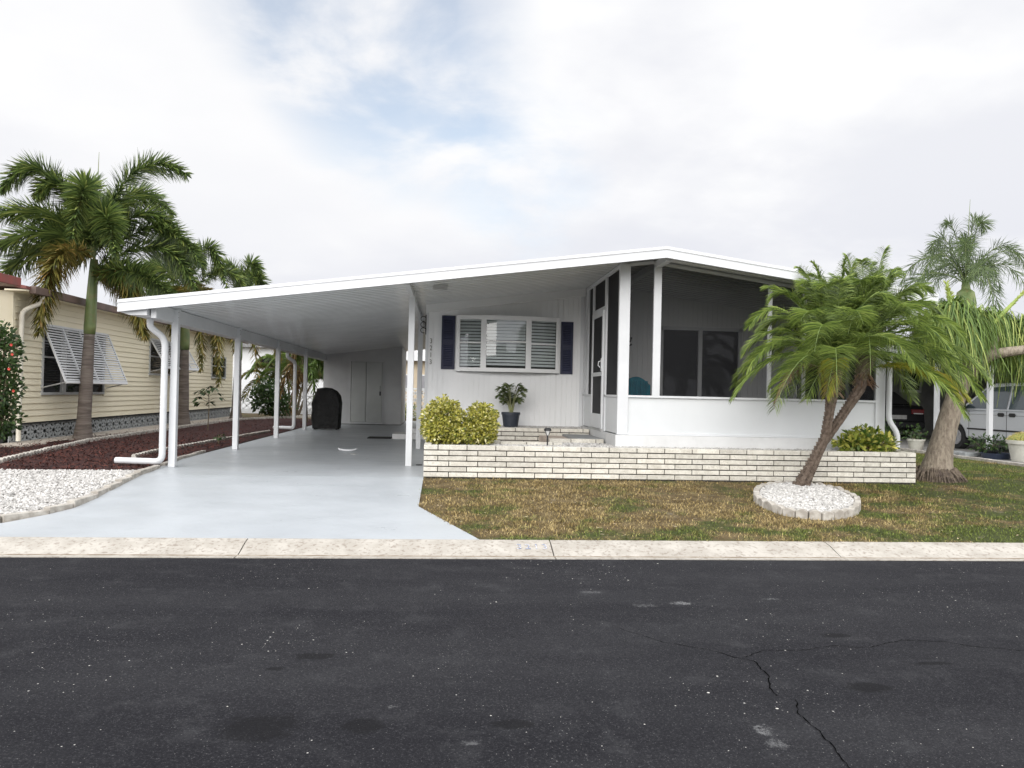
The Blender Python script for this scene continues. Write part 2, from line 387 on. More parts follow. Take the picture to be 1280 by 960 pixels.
# kerb: poured segments with open joints
k = MB(); joints = [-13.5,-10.6,-7.7,-4.75,-1.865,1.053,3.888,6.8,9.7,12.6,15.5]
kp = [(7.14,-.42),(7.14,-.292),(7.225,-.296),(7.25,-.300),(7.36,-.272),(7.50,-.232),(7.60,-.214),(7.63,-.214),(7.63,-.42)]
for a, b_ in zip([-60]+joints, joints+[60]):
    k.prism(kp, 0, a+.006, b_-.006)
kerb = tag(k.build('kerb', M['kerb']), kind='structure')
d = MB(); d.prism([(7.222,-.40),(7.222,-.2945),(7.243,-.2965),(7.262,-.2955),(7.275,-.40)], 0, -59, 59); d.build('gutter_dirt', M['dirt'], kerb)
d = MB(); d.prism([(7.15,-.5),(7.15,-.31),(7.25,-.315),(7.5,-.25),(7.6,-.23),(7.6,-.5)], 0, -59.5, 59.5); d.build('joint', M['mortar'], kerb)

def textmesh(txt, size, mat, name, parent, mtx, depth=.0, spacing=1.0):
    cu = bpy.data.curves.new(name, 'FONT'); cu.body = txt; cu.size = size; cu.extrude = depth; cu.space_character = spacing
    cu.align_x = 'CENTER'; cu.resolution_u = 3
    o = bpy.data.objects.new(name+'_tmp', cu); COL.objects.link(o)
    dg = bpy.context.evaluated_depsgraph_get(); me = bpy.data.meshes.new_from_object(o.evaluated_get(dg))
    bpy.data.objects.remove(o); me.materials.clear(); me.materials.append(mat)
    me.transform(Matrix.Translation(-ORG[parent.name]) @ mtx)
    r = bpy.data.objects.new(name, me); COL.objects.link(r); r.parent = parent; ORG[r.name] = ORG[parent.name]
    return r
sl = math.atan2(.040, .14)
textmesh('3213', .145, M['stencil'], 'painted_number', kerb, Matrix.Translation((.86,7.40,-.2565)) @ Matrix.Rotation(sl, 4, 'X') @ Matrix.Scale(.85, 4, (1,0,0)), spacing=1.35)

# painted driveway and carport slab
def sheet(poly, off, name, mat, **kw):
    """a sheet over the terrain, cut where the terrain folds"""
    bm = bmesh.new(); vs = [bm.verts.new((x, y, 0)) for x, y in poly]; bm.faces.new(vs)
    for yy in (7.62, 11.1):
        bmesh.ops.bisect_plane(bm, geom=bm.verts[:]+bm.edges[:]+bm.faces[:], plane_co=(0,yy,0), plane_no=(0,1,0))
    for q in bm.verts: q.co.z = zg(q.co.y) + off
    bmesh.ops.recalc_face_normals(bm, faces=bm.faces[:])
    b = MB(); bm.verts.index_update()
    b.add([tuple(q.co) for q in bm.verts], [[q.index for q in f.verts] for f in bm.faces]); bm.free()
    o = b.build(name, mat); 
    for f in o.data.polygons: pass
    return o
edgeL = [(-9.5,7.632),(-5.6,7.70),(-5.0,7.95),(-4.42,8.2),(-4.18,8.6),(-4.07,8.9),(-4.08,9.5),(-4.12,10.29),(-4.17,11.3),(-4.30,12.2),(-4.40,13.5),(-4.40,31)]
poly = [(.37,7.632)] + edgeL[:1] + edgeL[1:] + [(-.12,31),(-.12,16.0),(-.30,15.0),(-.295,9.163)]
dr = sheet(poly[::-1], .0, 'driveway', M['drive']); tag(dr, kind='structure')

# ------------------------------------------------------------------ blades, stones, chips
def blades(mb, B, D, S, L, W, droop, segs=2, val=None, taper=(.55,1,.0)):
    B, D, S = map(lambda a: np.asarray(a, float), (B, D, S)); N = len(B)
    L = np.broadcast_to(L, (N,))[:,None]; W = np.broadcast_to(W, (N,))[:,None]; droop = np.broadcast_to(droop, (N,))[:,None]
    pts = []; K = segs+1
    for i in range(K):
        t = i/segs
        c = B + D*L*t*(1-.15*droop*t) - np.array([0,0,1.])*droop*L*t*t
        if i < K-1:
            w = W*.5*(taper[0] + (1-taper[0])*min(1, t*3))*(1-.35*max(0, t-.4))
            pts += [c - S*w, c + S*w]
        else: pts += [c]
    V = np.stack(pts, 1); P = V.shape[1]; V = V.reshape(-1, 3)
    base = (np.arange(N)*P)[:,None]
    fs = []; vals = []
    vv = np.full(N, .5) if val is None else np.broadcast_to(val, (N,))
    for i in range(segs-1):
        fs += (base + np.array([[2*i, 2*i+1, 2*i+3, 2*i+2]])).tolist(); vals.append(vv)
    fs += (base + np.array([[2*segs-2, 2*segs-1, 2*segs]])).tolist(); vals.append(vv)
    mb.add(V, fs, np.concatenate(vals))

def inpoly(x, y, poly):
    c = np.zeros(len(x), bool); n = len(poly)
    for i in range(n):
        x0, y0 = poly[i]; x1, y1 = poly[(i+1) % n]
        cond = ((y0 > y) != (y1 > y))
        with np.errstate(divide='ignore', invalid='ignore'):
            c ^= cond & (x < (x1-x0)*(y-y0)/((y1-y0) if y1 != y0 else 1e-9) + x0)
    return c
def scatter(poly, n):
    P = np.array(poly); x = rng.uniform(P[:,0].min(), P[:,0].max(), n); y = rng.uniform(P[:,1].min(), P[:,1].max(), n)
    k = inpoly(x, y, poly); return x[k], y[k]
def zgv(y): return -.22 + .22*np.clip((y-7.62)/3.48, 0, 1)

ICO = None
def stones(mb, x, y, z, size, flat=.65):
    global ICO
    if ICO is None:
        bm = bmesh.new(); bmesh.ops.create_icosphere(bm, subdivisions=1, radius=1); bm.verts.ensure_lookup_table()
        ICO = (np.array([v.co[:] for v in bm.verts]), [[v.index for v in f.verts] for f in bm.faces]); bm.free()
    V0, F0 = ICO; N = len(x); K = len(V0)
    sc = size[:,None,None]*np.stack([rng.uniform(.7,1.35,N), rng.uniform(.6,1.0,N), rng.uniform(.45,.9,N)*flat/.65], 1)[:,None,:]
    V = V0[None]*sc*(1+rng.uniform(-.22,.22,(N,K,1)))
    a = rng.uniform(0, 6.28, N); ca, sa = np.cos(a)[:,None], np.sin(a)[:,None]
    tl = rng.uniform(-.6,.6,N)[:,None]
    X = V[:,:,0]*ca - V[:,:,1]*sa; Y = V[:,:,0]*sa + V[:,:,1]*ca; Z = V[:,:,2] + V[:,:,0]*tl
    V = np.stack([X + x[:,None], Y + y[:,None], Z + z[:,None]], 2).reshape(-1,3)
    F = np.array(F0); F = (np.arange(N)[:,None,None]*K + F[None]).reshape(-1,3)
    mb.add(V, F, np.repeat(rng.uniform(0,1,N), len(F0)))

# lawn grass
ring_c = (4.70, 9.72); ring_r = (.62, 1.08); RA = math.radians(-24)
def ringpt(a, k=0): u, v_ = (ring_r[0]-k)*math.cos(a), (ring_r[1]-k)*math.sin(a); return (ring_c[0]+u*math.cos(RA)-v_*math.sin(RA), ring_c[1]+u*math.sin(RA)+v_*math.cos(RA))
lawn = [(.34,7.60),(-.315,9.15),(-.30,11.09),(7.10,11.09),(7.12,12.2),(7.3,16),(11.4,18),(11.4,7.60)]
x, y = scatter(lawn, 330000)
ru = (x-ring_c[0])*math.cos(RA)+(y-ring_c[1])*math.sin(RA); rv = -(x-ring_c[0])*math.sin(RA)+(y-ring_c[1])*math.cos(RA)
keep = ((ru/(ring_r[0]+.03))**2 + (rv/(ring_r[1]+.03))**2) > 1
keep &= rng.uniform(0,1,len(x)) < np.clip(1.25-(y-7.6)*.055, .25, 1)
x, y = x[keep], y[keep]
def vnoise(x, y, s, seed):
    r = np.random.default_rng(seed); G = r.uniform(0,1,(80,80)); u, v = (x*s+30) % 79, (y*s+30) % 79
    i, j = u.astype(int), v.astype(int); fu, fv = u-i, v-j; fu = fu*fu*(3-2*fu); fv = fv*fv*(3-2*fv)
    return (G[i,j]*(1-fu)+G[i+1,j]*fu)*(1-fv) + (G[i,j+1]*(1-fu)+G[i+1,j+1]*fu)*fv
den = .5*vnoise(x,y,1.3,1) + .5*vnoise(x,y,4.5,2)
k_ = rng.uniform(0,1,len(x)) < np.clip(den*1.7-.15, .15, 1)
x, y, den = x[k_], y[k_], den[k_]; N = len(x)
az = rng.uniform(0,6.28,N); el = rng.uniform(.15,1.25,N)
D = np.stack([np.cos(az)*np.cos(el), np.sin(az)*np.cos(el), np.sin(el)], 1); S = np.stack([-np.sin(az), np.cos(az), 0*az], 1)
gb = MB(); blades(gb, np.stack([x, y, zgv(y)-.012], 1), D, S, rng.uniform(.025,.06,N)*(.6+.7*den), rng.uniform(.004,.009,N), rng.uniform(0,.4,N), 2, rng.uniform(0,1,N))
# grass creeping over the edges of drive, kerb and wall
tag(gb.build('grass', M['blade']), 'patchy brown and green lawn grass between the kerb and the brick planter', 'grass', kind='stuff')
# fallen pale leaf litter on the lawn
x, y = scatter(lawn[:4]+[(11.4,11.08),(11.4,7.64)], 420); N = len(x); lit = MB()
az = rng.uniform(0,6.28,N)
blades(lit, np.stack([x, y, zgv(y)+.018], 1), np.stack([np.cos(az), np.sin(az), .1+0*az],1), np.stack([-np.sin(az), np.cos(az), 0*az],1), rng.uniform(.02,.06,N), rng.uniform(.008,.02,N), .05, 2, rng.uniform(0,1,N))
tag(lit.build('leaf_litter', pm('dry_litter', (.50,.42,.30), (.30,.2,.11), 4, .9, attr=.4)), 'dry pale bits of leaf scattered over the lawn', 'leaf litter', kind='stuff')

# ------------------------------------------------------------------ the left garden bed
mul = [(-4.22,11.35),(-4.34,12.3),(-4.42,13.5),(-4.42,31),(-8.4,31),(-8.4,11.3),(-9.4,11.0),(-6.1,11.15)]
o = sheet(mul[::-1], .008, 'mulch_bed', M['mulchbase']); tag(o, kind='structure')
x, y = scatter(mul, 52000); k_ = rng.uniform(0,1,len(x)) < np.clip((22-y)/9, .12, 1); x, y = x[k_], y[k_]; N = len(x)
mc = MB(); az = rng.uniform(0,6.28,N); el = rng.uniform(-.3,.6,N)
D = np.stack([np.cos(az)*np.cos(el), np.sin(az)*np.cos(el), np.sin(el)],1); S = np.stack([-np.sin(az), np.cos(az), rng.uniform(-.5,.5,N)],1)
blades(mc, np.stack([x,y,zgv(y)+.02+rng.uniform(0,.015,N)],1), D, S, rng.uniform(.03,.08,N), rng.uniform(.01,.025,N), 0, 2, rng.uniform(0,1,N))
tag(mc.build('mulch_chips', M['mulch']), 'dark red wood mulch chips in the bed beside the carport', 'mulch', kind='stuff')
grav = [(-4.20,11.25),(-4.18,10.3),(-4.14,9.5),(-4.13,8.95),(-4.25,8.66),(-4.5,8.27),(-5.1,8.0),(-5.7,7.76),(-9.5,7.70),(-9.5,10.95),(-6.1,11.1)]
o = sheet(grav[::-1], .012, 'gravel_base', M['stonebase']); tag(o, kind='structure')
def gravel(name, poly, n, smin, smax, zoff, label, zfun=zgv, far=None, **kw):
    x, y = scatter(poly, n) if not callable(poly) else poly(n)
    b = MB(); N = len(x); sz = rng.uniform(smin, smax, N)
    stones(b, x, y, zfun(y)+zoff+rng.uniform(0,.012,N), sz)
    return tag(b.build(name, M['stone']), label, 'gravel', kind='stuff')
gravel('gravel', grav, 34000, .012, .024, .022, 'bed of white crushed stone left of the driveway')

def edging(name, pts, step, w, h, mat, label, group=None, zf=zg, scal=False, jitter=.004, gap=.004):
    b = MB(); P = [Vector(p) for p in pts]; seg = []
    for p, q in zip(P[:-1], P[1:]):
        L = (q-p).length; k = max(1, round(L/step))
        for i in range(k): seg.append((p.lerp(q, i/k), p.lerp(q, (i+1)/k)))
    for p, q in seg:
        d = (q-p); L = d.length; dn = d/L; s = Vector((-dn.y, dn.x)); m = (p+q)/2; z = zf(m.y)
        jz = random.uniform(-jitter, jitter); hh = h + jz; off = s*random.uniform(-jitter, jitter); rot = random.uniform(-.03,.03)
        prof = []
        K = 7 if scal else 2
        for i in range(K):
            t = i/(K-1); u = (t-.5)*(L-gap); zz = hh*(.72+.28*math.sin(math.pi*t)) if scal else hh
            prof.append((u, zz))
        v = []; 
        for side in (-1, 1):
            for u, zz in prof:
                c = m + off + dn*u + s*(side*w/2 + u*rot)
                v += [(c.x, c.y, z-.05), (c.x, c.y, z+zz)]
        f = []; nn = 2*K
        for i in range(K-1):
            a = 2*i; f += [(a, a+2, a+3, a+1), (nn+a, nn+a+1, nn+a+3, nn+a+2), (a+1, a+3, nn+a+3, nn+a+1)]
        f += [(0,1,nn+1,nn), (2*K-2, nn+2*K-2, nn+2*K-1, 2*K-1)]
        b.add(v, f)
    return tag(b.build(name, mat, bevel=.008), label, 'edging', group)
edging('stone_edging', [(-9.4,7.735),(-5.65,7.78),(-5.05,8.03),(-4.48,8.27),(-4.22,8.64),(-4.11,8.93),(-4.11,9.5),(-4.155,10.3),(-4.20,11.3),(-4.26,11.9)], .40, .09, .055, M['scallop'], 'curved pale stone edging between the white gravel and the driveway', scal=False, jitter=.006)
edging('stone_edging', [(-4.30,12.25),(-4.42,13.2),(-4.47,14.8)], .6, .08, .04, M['scallop'], 'flat pale strip of edging beside the carport slab behind the first post')
edging('scalloped_edging', [(-9.6,9.6),(-7.9,10.9),(-6.65,12.2),(-7.0,14.3),(-7.4,16.8),(-7.45,19.4),(-7.5,23),(-7.55,28.2),(-6.6,31),(-5.2,34)], .16, .07, .09, M['scallop'], 'long scalloped white edging curving past the foxtail palm trunks', scal=True)
edging('scalloped_edging', [(-4.75,12.4),(-5.15,13.3),(-5.22,14.4),(-4.98,18.5),(-4.75,21.5)], .16, .06, .075, M['scallop'], 'shorter scalloped edging in the mulch close to the carport posts', scal=True)
b = MB()
for i in range(16): b.prism([(-8.42+.002*i,.0),(-7.95+random.uniform(-.06,.06),.0),(-7.95,.035),(-8.42,.05)], 1, 15.2+i*1.0, 16.18+i*1.0)
tag(b.build('concrete_footing', M['taupe']), kind='structure')

# ------------------------------------------------------------------ the mobile home
RX, RZT, SL = 3.20, 3.447, .1335
def zt(x): return RZT - SL*abs(x-RX)           # roof top
def zu(x): return zt(x) - .055                 # underside of the pans
YF, YB = 11.2, 30.2; XL, XR = -4.57, 7.42
YW = 15.0                                       # front wall
home = thing('mobile_home', (3.2,15,0), 'white manufactured home with a carport roof, screened porch and navy window shutters', 'house')
# roof
b = MB()
b.prism([(XL,zt(XL)),(RX,zt(RX)),(XR,zt(XR)),(XR,zt(XR)-.02),(RX,zt(RX)-.02),(XL,zt(XL)-.02)], 1, YF, YB)
roof = b.build('roof', M['roof'], home)
def pans(x0, x1, name):
    b = MB(); v = []; per = .20; y = YF+.06; prof = []
    while y < YB-.05:
        prof += [(y,0),(y+.10,0),(y+.112,-.026),(y+.14,-.028),(y+.185,-.026)]; y += per
    for yy, dz in prof:
        v += [(x0, yy, zu(x0)+dz+.004), (x1, yy, zu(x1)+dz+.004)]
    b.add(v, [(2*i, 2*i+2, 2*i+3, 2*i+1) for i in range(len(prof)-1)])
    return b.build(name, M['pan'], roof)
pans(XL+.05, RX, 'ceiling_pan'); pans(RX, XR-.05, 'ceiling_pan')
def fascia(x0, x1, h=.155):
    b = MB(); y0, y1 = YF-.03, YF+.012
    for (a, c, yy0) in ((0.0, -.045, y0-.014), (-.045, -h, y0), (-h, -h-.014, y0-.008)):
        v = []
        for xx in (x0, x1):
            for yy in (yy0, y1):
                for zz in (zt(xx)+.008+a, zt(xx)+.008+c): v.append((xx,yy,zz))
        b.add(v, [(0,1,3,2),(4,6,7,5),(0,4,5,1),(2,3,7,6),(0,2,6,4),(1,5,7,3)])
    return b.build('fascia', M['white'], roof)
fascia(XL-.02, RX); fascia(RX, XR+.02)
# eave gutters (deep white box along each low edge)
b = MB()
b.prism([(XL-.012,zt(XL)-.030),(XL+.35,zt(XL+.35)-.030),(XL+.35,2.215),(XL+.10,2.215),(XL-.012,2.25)], 1, YF+.05, YB)
b.build('gutter', M['white'], home)
b = MB(); b.prism([(XR-.12,2.84),(XR-.12,2.72),(XR+.04,2.72),(XR+.05,2.86)], 1, YF+.0, YB); b.build('gutter', M['white'], home)
# beams
def beam(x, w, h, y0, y1, name='roof_beam'):
    b = MB(); z1 = zu(x)-.024
    b.box(x-w/2, x+w/2, y0, y1, z1-h, z1); return b.build(name, M['white'], home, bevel=.003)
beam(-4.16, .075, .20, YF+.13, YB); beam(-.60, .07, .085, YF+.1, 29.5); beam(3.28, .10, .10, YF+.1, YW)
# posts
def post(x, y, w=.10, z0=None, z1=None):
    b = MB(); z0 = zg(y) if z0 is None else z0; z1 = zu(x)-.03 if z1 is None else z1
    b.box(x-w/2, x+w/2, y-w/2, y+w/2, z0, z1)
    o = b.build('carport_post', M['white'], home, bevel=.006)
    return o
for y_ in (12.1, 15.6, 19.25, 23.0): post(-4.11, y_)
post(-.59, 12.75); post(-.57, 16.5); 
for (x_, y_) in ((-4.11,12.1),(-4.11,15.6),(-4.11,19.25),(-4.11,23.0)):
    for zz in (2.26, 2.34):
        b = MB(); b.obox((x_+.055, y_-.052, zz), (.006,0,0), (0,.004,0), (0,0,.006)); b.build('bolt', M['metal_grey'], home)
# downspouts
def spout(pts, r, name='downspout', parent=home, mat=None):
    """rounded rectangular pipe following the points, elbows smoothed"""
    P = [Vector(p) for p in pts]; out = [P[0]]
    for i in range(1, len(P)-1):
        a, c, d = P[i-1], P[i], P[i+1]; t = min(.12, (a-c).length*.45, (d-c).length*.45)
        p0 = c+(a-c).normalized()*t; p1 = c+(d-c).normalized()*t
        for k in range(6):
            u = k/5; out.append(p0*(1-u)**2 + c*2*u*(1-u) + p1*u*u)
    out.append(P[-1]); b = MB(); b.tube(out, r, 14)
    return b.build(name, mat or M['white'], parent, smooth=True, auto=50)
spout([(-4.36,11.75,2.21),(-4.36,11.75,2.09),(-4.21,11.95,1.93),(-4.21,11.95,.09),(-4.95,12.15,.085)], .048)
spout([(-4.42,21.9,2.20),(-4.42,21.9,2.08),(-4.26,22.2,1.95),(-4.26,22.2,.10),(-4.95,22.9,.07)], .048)
spout([(7.22,11.74,2.72),(7.22,11.74,2.60),(7.05,11.78,2.45),(7.05,11.78,.92),(7.15,11.70,.74),(7.15,11.70,.47)], .042)

def siding_wall(b, x0, x1, y, z0, ztop, groove=.1, gw=.011, d=.012, back=.06):
    """vertical grooved siding facing -Y, top following ztop(x)"""
    x = x0
    while x < x1-1e-4:
        xe = min(x+groove, x1); g0 = min(gw, xe-x)
        for a, c, yy in ((x, x+g0, y+d), (x+g0, xe, y)):
            if c-a < 1e-4: continue
            b.add([(a,yy,z0),(c,yy,z0),(c,yy,ztop(c)),(a,yy,ztop(a)),(a,y+back,z0),(c,y+back,z0),(c,y+back,ztop(c)),(a,y+back,ztop(a))],
                  [(0,1,2,3),(0,3,7,4),(1,5,6,2),(3,2,6,7),(0,4,5,1),(4,7,6,5)])
        x = xe
WX0, WX1 = -.41, 7.04
b = MB(); ceil = lambda x: zu(x)-.021
WN = (.22,2.14,1.70,2.64)                       # window hole
siding_wall(b, WX0+.03, WN[0], YW, .56, ceil); siding_wall(b, WN[1], 4.25, YW, .56, ceil)
siding_wall(b, WN[0], WN[1], YW, .56, lambda x: WN[2]); 
b2 = MB(); siding_wall(b, 5.80, WX1, YW, .56, ceil)
# above the holes
def above(x0, x1, z0):
    x = x0
    while x < x1-1e-4:
        xe = min(x+.1, x1)
        for a, c, yy in ((x, x+.008, YW+.006), (x+.008, xe, YW)):
            b.add([(a,yy,z0),(c,yy,z0),(c,yy,ceil(c)),(a,yy,ceil(a))], [(0,1,2,3)])
        x = xe
above(WN[0], WN[1], WN[3]); above(4.25, 5.80, 2.58)
b.build('wall', M['whitewall'], home)
# side and back walls
b = MB(); b.box(WX0, WX0+.03, YW+.01, YB-.4, .45, ceil(WX0)); b.build('wall', M['whitewall'], home)
b = MB(); b.box(WX1+.005, WX1+.06, 15.0, YB-.4, .45, zu(WX1)-.03); b.build('wall', M['whitewall'], home)
b = MB(); siding = [(WX0,.45),(WX1,.45),(WX1,zu(WX1)-.03),(RX,zu(RX)-.03),(WX0,zu(WX0)-.03)]
b.prism(siding, 1, YB-.4, YB-.35); b.build('wall', M['whitewall'], home)
b = MB(); b.box(WX0+.02, WX1, YW+.02, YW+.10, -.02, .56); b.box(WX0+.02, WX0+.08, YW+.10, YB-.4, -.02, .45); b.box(WX1, WX1+.05, YW, YB-.4, -.02, .45)
b.build('foundation', M['concrete_white'], home)
# corner trim, base trim
b = MB(); b.box(WX0-.012, WX0+.045, YW-.012, YW+.05, .56, ceil(WX0)); b.build('corner_trim', M['white'], home); b = MB(); b.box(2.60, 2.665, YW-.014, YW-.001, .60, ceil(2.63)-.1); b.build('corner_trim', M['white'], home)
b = MB(); b.box(WX0, 2.62, YW-.012, YW-.001, .575, .60); b.build('base_trim', M['white'], home)
# upper gable band, standing proud
b = MB(); yb = YW-.17
x = WX0-.01
while x < 2.66:
    xe = min(x+.155, 2.66); lo = lambda q: 2.70+.1335*(q-WX0)+.045
    for a, c, yy in ((x, x+.007, yb+.006), (x+.007, xe, yb)):
        b.add([(a,yy,lo(a)),(c,yy,lo(c)),(c,yy,ceil(c)),(a,yy,ceil(a)),(a,YW-.001,lo(a)),(c,YW-.001,lo(c))], [(0,1,2,3),(0,4,5,1)])
    x = xe
b.bar((WX0-.01,yb-.004,lo(WX0)+.004), (2.66,yb-.004,lo(2.66)+.004), .012, .03)
b.build('gable_band', M['whitewall'], home)

# bow window
wn = thing.__wrapped__ if False else None
def bow(x, z):                                  # bow depth at x
    t = (x-.17)/(2.19-.17); return YW - .05 - .17*math.sin(math.pi*max(0, min(1, t)))**.8
win = MB()
xa = [.17,.21,.66,.72,1.54,1.60,2.15,2.19]
def strip(b, x0, x1, z0, z1, d=.03, seg=6, off=0):
    for i in range(seg):
        a = x0+(x1-x0)*i/seg; c = x0+(x1-x0)*(i+1)/seg; ya, yc = bow(a,0)-off, bow(c,0)-off
        b.add([(a,ya,z0),(c,yc,z0),(c,yc,z1),(a,ya,z1),(a,ya+d,z0),(c,yc+d,z0),(c,yc+d,z1),(a,ya+d,z1)], [(0,1,2,3),(5,4,7,6),(0,4,5,1),(3,2,6,7),(0,3,7,4),(1,5,6,2)])
for x0, x1 in ((.17,.225),(.655,.73),(1.525,1.60),(2.125,2.19)): strip(win, x0, x1, 1.66, 2.69, .05, 2, .012)
strip(win, .17, 2.19, 2.63, 2.71, .06, 14, .018); strip(win, .17, 2.19, 1.63, 1.705, .06, 14, .022)
for x0, x1, zz in ((.225,.655,2.17),(.73,1.525,2.20),(1.60,2.125,2.17)): strip(win, x0, x1, zz, zz+.028, .03, 4, .004)
for x0, x1 in ((.225,.655),(.73,1.525),(1.60,2.125)):
    strip(win, x0, x0+.016, 1.705, 2.63, .03, 1, .0); strip(win, x1-.016, x1, 1.705, 2.63, .03, 1, .0)
# closed top and bottom boards back to the wall
n_ = 14; tp = []
for zz in (2.705, 1.635):
    pts = [(.17+(2.02)*i/n_) for i in range(n_+1)]
    v = [(q, bow(q,0), zz) for q in pts] + [(q, YW+.05, zz) for q in pts]; v += [(q, bow(q,0), zz-.02) for q in pts] + [(q, YW+.05, zz-.02) for q in pts]
    m_ = n_+1; f = []
    for i in range(n_): f += [(i,i+1,m_+i+1,m_+i), (2*m_+i,3*m_+i,3*m_+i+1,2*m_+i+1)]
    win.add(v, f)
for xx in (.17, 2.19): win.box(xx-.006, xx+.006, bow(xx,0), YW+.03, 1.64, 2.70)
window = win.build('window', M['slat'], home)
b = MB()
for x0, x1 in ((.24,.64),(.745,1.51),(1.615,2.11)): 
    for i in range(4):
        a = x0+(x1-x0)*i/4; c = x0+(x1-x0)*(i+1)/4
        b.add([(a,bow(a,0)+.012,1.70),(c,bow(c,0)+.012,1.70),(c,bow(c,0)+.012,2.635),(a,bow(a,0)+.012,2.635)], [(0,1,2,3)])
b.build('pane', M['glass'], window)
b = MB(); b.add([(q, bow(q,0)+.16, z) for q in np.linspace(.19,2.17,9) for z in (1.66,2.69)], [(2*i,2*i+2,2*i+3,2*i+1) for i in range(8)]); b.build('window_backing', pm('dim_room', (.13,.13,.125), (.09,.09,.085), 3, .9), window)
for x0, x1, ph in ((.245,.64,0),(.75,1.505,.02),(1.615,2.105,.01)):
    z = 1.735+ph; b = MB()
    while z < 2.62:
        up_c = x0 > .7 and x0 < 1 and z > 2.2
        h = .054 if up_c else .045
        for i in range(4):
            a = x0+(x1-x0)*i/4; c = x0+(x1-x0)*(i+1)/4; ya, yc = bow(a,0)+.05, bow(c,0)+.05
            b.add([(a,ya,z),(c,yc,z),(c,yc+.018,z+h),(a,ya+.018,z+h)], [(0,1,2,3)], random.uniform(.3,.7))
        z += .0615
    b.build('blind', M['slat'], window)
# shutters
def shutter(x0, x1, z0, z1):
    b = MB(); y = YW-.03
    b.box(x0, x1, y+.012, YW-.001, z0, z1)
    for a, c in ((x0, x0+.04), (x1-.04, x1)): b.box(a, c, y-.003, y+.012, z0, z1)
    for a, c in ((z0, z0+.05), ((z0+z1)/2-.02, (z0+z1)/2+.03), (z1-.05, z1)): b.box(x0+.04, x1-.04, y-.001, y+.012, a, c)
    z = z0+.07
    while z < z1-.06:
        if abs(z-(z0+z1)/2) > .05: b.obox(((x0+x1)/2, y+.008, z), ((x1-x0)/2-.04,0,0), (0,.007,-.007), (0,.002,.003))
        z += .035
    return b.build('shutter', M['navy'], home, bevel=.002)
shutter(-.115,.145,1.66,2.70); shutter(2.215,2.455,1.62,2.645)
# house number on the corner
for i, ch in enumerate('3213'):
    textmesh(ch, .135, M['number'], 'house_number', home, Matrix.Translation((-.315, YW-.020, 2.155-i*.135)) @ Matrix.Rotation(math.pi/2, 4, 'X') @ Matrix.Scale(.8,4,(1,0,0)), depth=.006)
# wrought hook on the corner, and a vent patch in the soffit
b = MB()
for k_2 in range(3):
    zc = 2.62-k_2*.11; pts = [(WX0-.06+.05*math.cos(a), YW-.03, zc+.05*math.sin(a)) for a in np.linspace(0, 5.2, 12)]
    b.tube(pts, .008, 6)
b.tube([(WX0-.012,YW-.03,2.70),(WX0-.012,YW-.03,2.32)], .009, 6)
b.build('wrought_bracket', M['black'], home)
b = MB(); vz = zu(.0)
for i in range(5): b.box(-.25, -.02, 12.2+i*.1, 12.255+i*.1, zu(-.13)-.052, zu(-.13)-.03)
b.build('soffit_vent', M['metal_grey'], home)

# screened porch
PX0, PX1, PY = 2.67, 7.05, 11.9
FL = .64
b = MB(); b.box(PX0+.02, PX1-.01, PY+.04, YW-.02, FL-.08, FL-.01); b.build('porch_floor', M['step'], home)
b = MB(); b.box(PX0-.025, PX1+.02, PY-.03, PY+.12, .0, .615); b.box(PX0-.025, PX0+.10, PY+.12, YW-.02, .0, .612); b.box(PX1-.08, PX1+.02, PY+.12, YW-.02, .0, .612)
b.build('porch_foundation', M['concrete_white'], home)
b = MB()
b.box(PX0+.06, PX1-.05, PY+.02, PY+.045, .618, 1.20); b.box(PX0+.02, PX0+.045, PY+.06, 13.0, .618, 1.20); b.box(PX0+.02, PX0+.045, 14.05, YW-.015, .618, 1.20)
b.box(PX1-.045, PX1-.02, PY+.06, YW-.02, .618, 1.20)
b.build('kick_panel', pm('white_panel', (.67,.685,.69), (.65,.665,.67), 2, .35), home)
b = MB()
def fr(x0,x1,y0,y1,z0,z1): b.box(x0,x1,y0,y1,z0,z1)
# front rails and posts
fr(PX0+.0,PX0+.17,PY-.012,PY+.06,.62,zu(PX0+.08)-.03)
fr(3.22,3.34,PY-.012,PY+.06,1.24,zu(3.28)-.125)
fr(5.085,5.145,PY-.008,PY+.04,1.24,zu(5.11)-.03); fr(5.66,5.71,PY-.008,PY+.04,1.24,zu(5.68)-.03)
fr(PX1-.16,PX1,PY-.012,PY+.06,.62,zu(PX1)-.03)
fr(PX0+.17,PX1-.16,PY-.015,PY+.06,1.205,1.24); fr(PX0+.17,PX1-.16,PY-.004,PY+.05,.617,.65)
for a, c in ((PX0+.17,RX-.0),(RX,PX1-.16)):
    b.bar((a,PY+.02,zu(a)-.055),(c,PY+.02,zu(c)-.055), .05, .05)
# left side members
zt_ = zu(PX0)-.03
fr(PX0,PX0+.05,PY+.06,YW-.01,zt_-.06,zt_)
fr(PX0,PX0+.05,PY+.06,YW-.01,1.205,1.24) if False else None
fr(PX0,PX0+.05,PY+.06,12.98,1.205,1.24); fr(PX0,PX0+.05,14.08,YW-.01,1.205,1.24)
fr(PX0,PX0+.05,12.90,13.02,.62,zt_-.06); fr(PX0,PX0+.05,14.02,14.12,.62,zt_-.06); fr(PX0,PX0+.05,14.56,14.80,1.24,zt_-.06); fr(PX0,PX0+.05,14.93,YW-.012,.62,zt_-.06)
fr(PX0,PX0+.05,13.02,14.02,2.70,2.76)
fr(PX1-.05,PX1,PY+.06,YW-.01,1.205,1.24); fr(PX1-.05,PX1,PY+.06,YW-.01,zu(PX1)-.12,zu(PX1)-.05)
for yy in (13.0, 14.0): fr(PX1-.05,PX1,yy,yy+.05,1.24,zu(PX1)-.12)
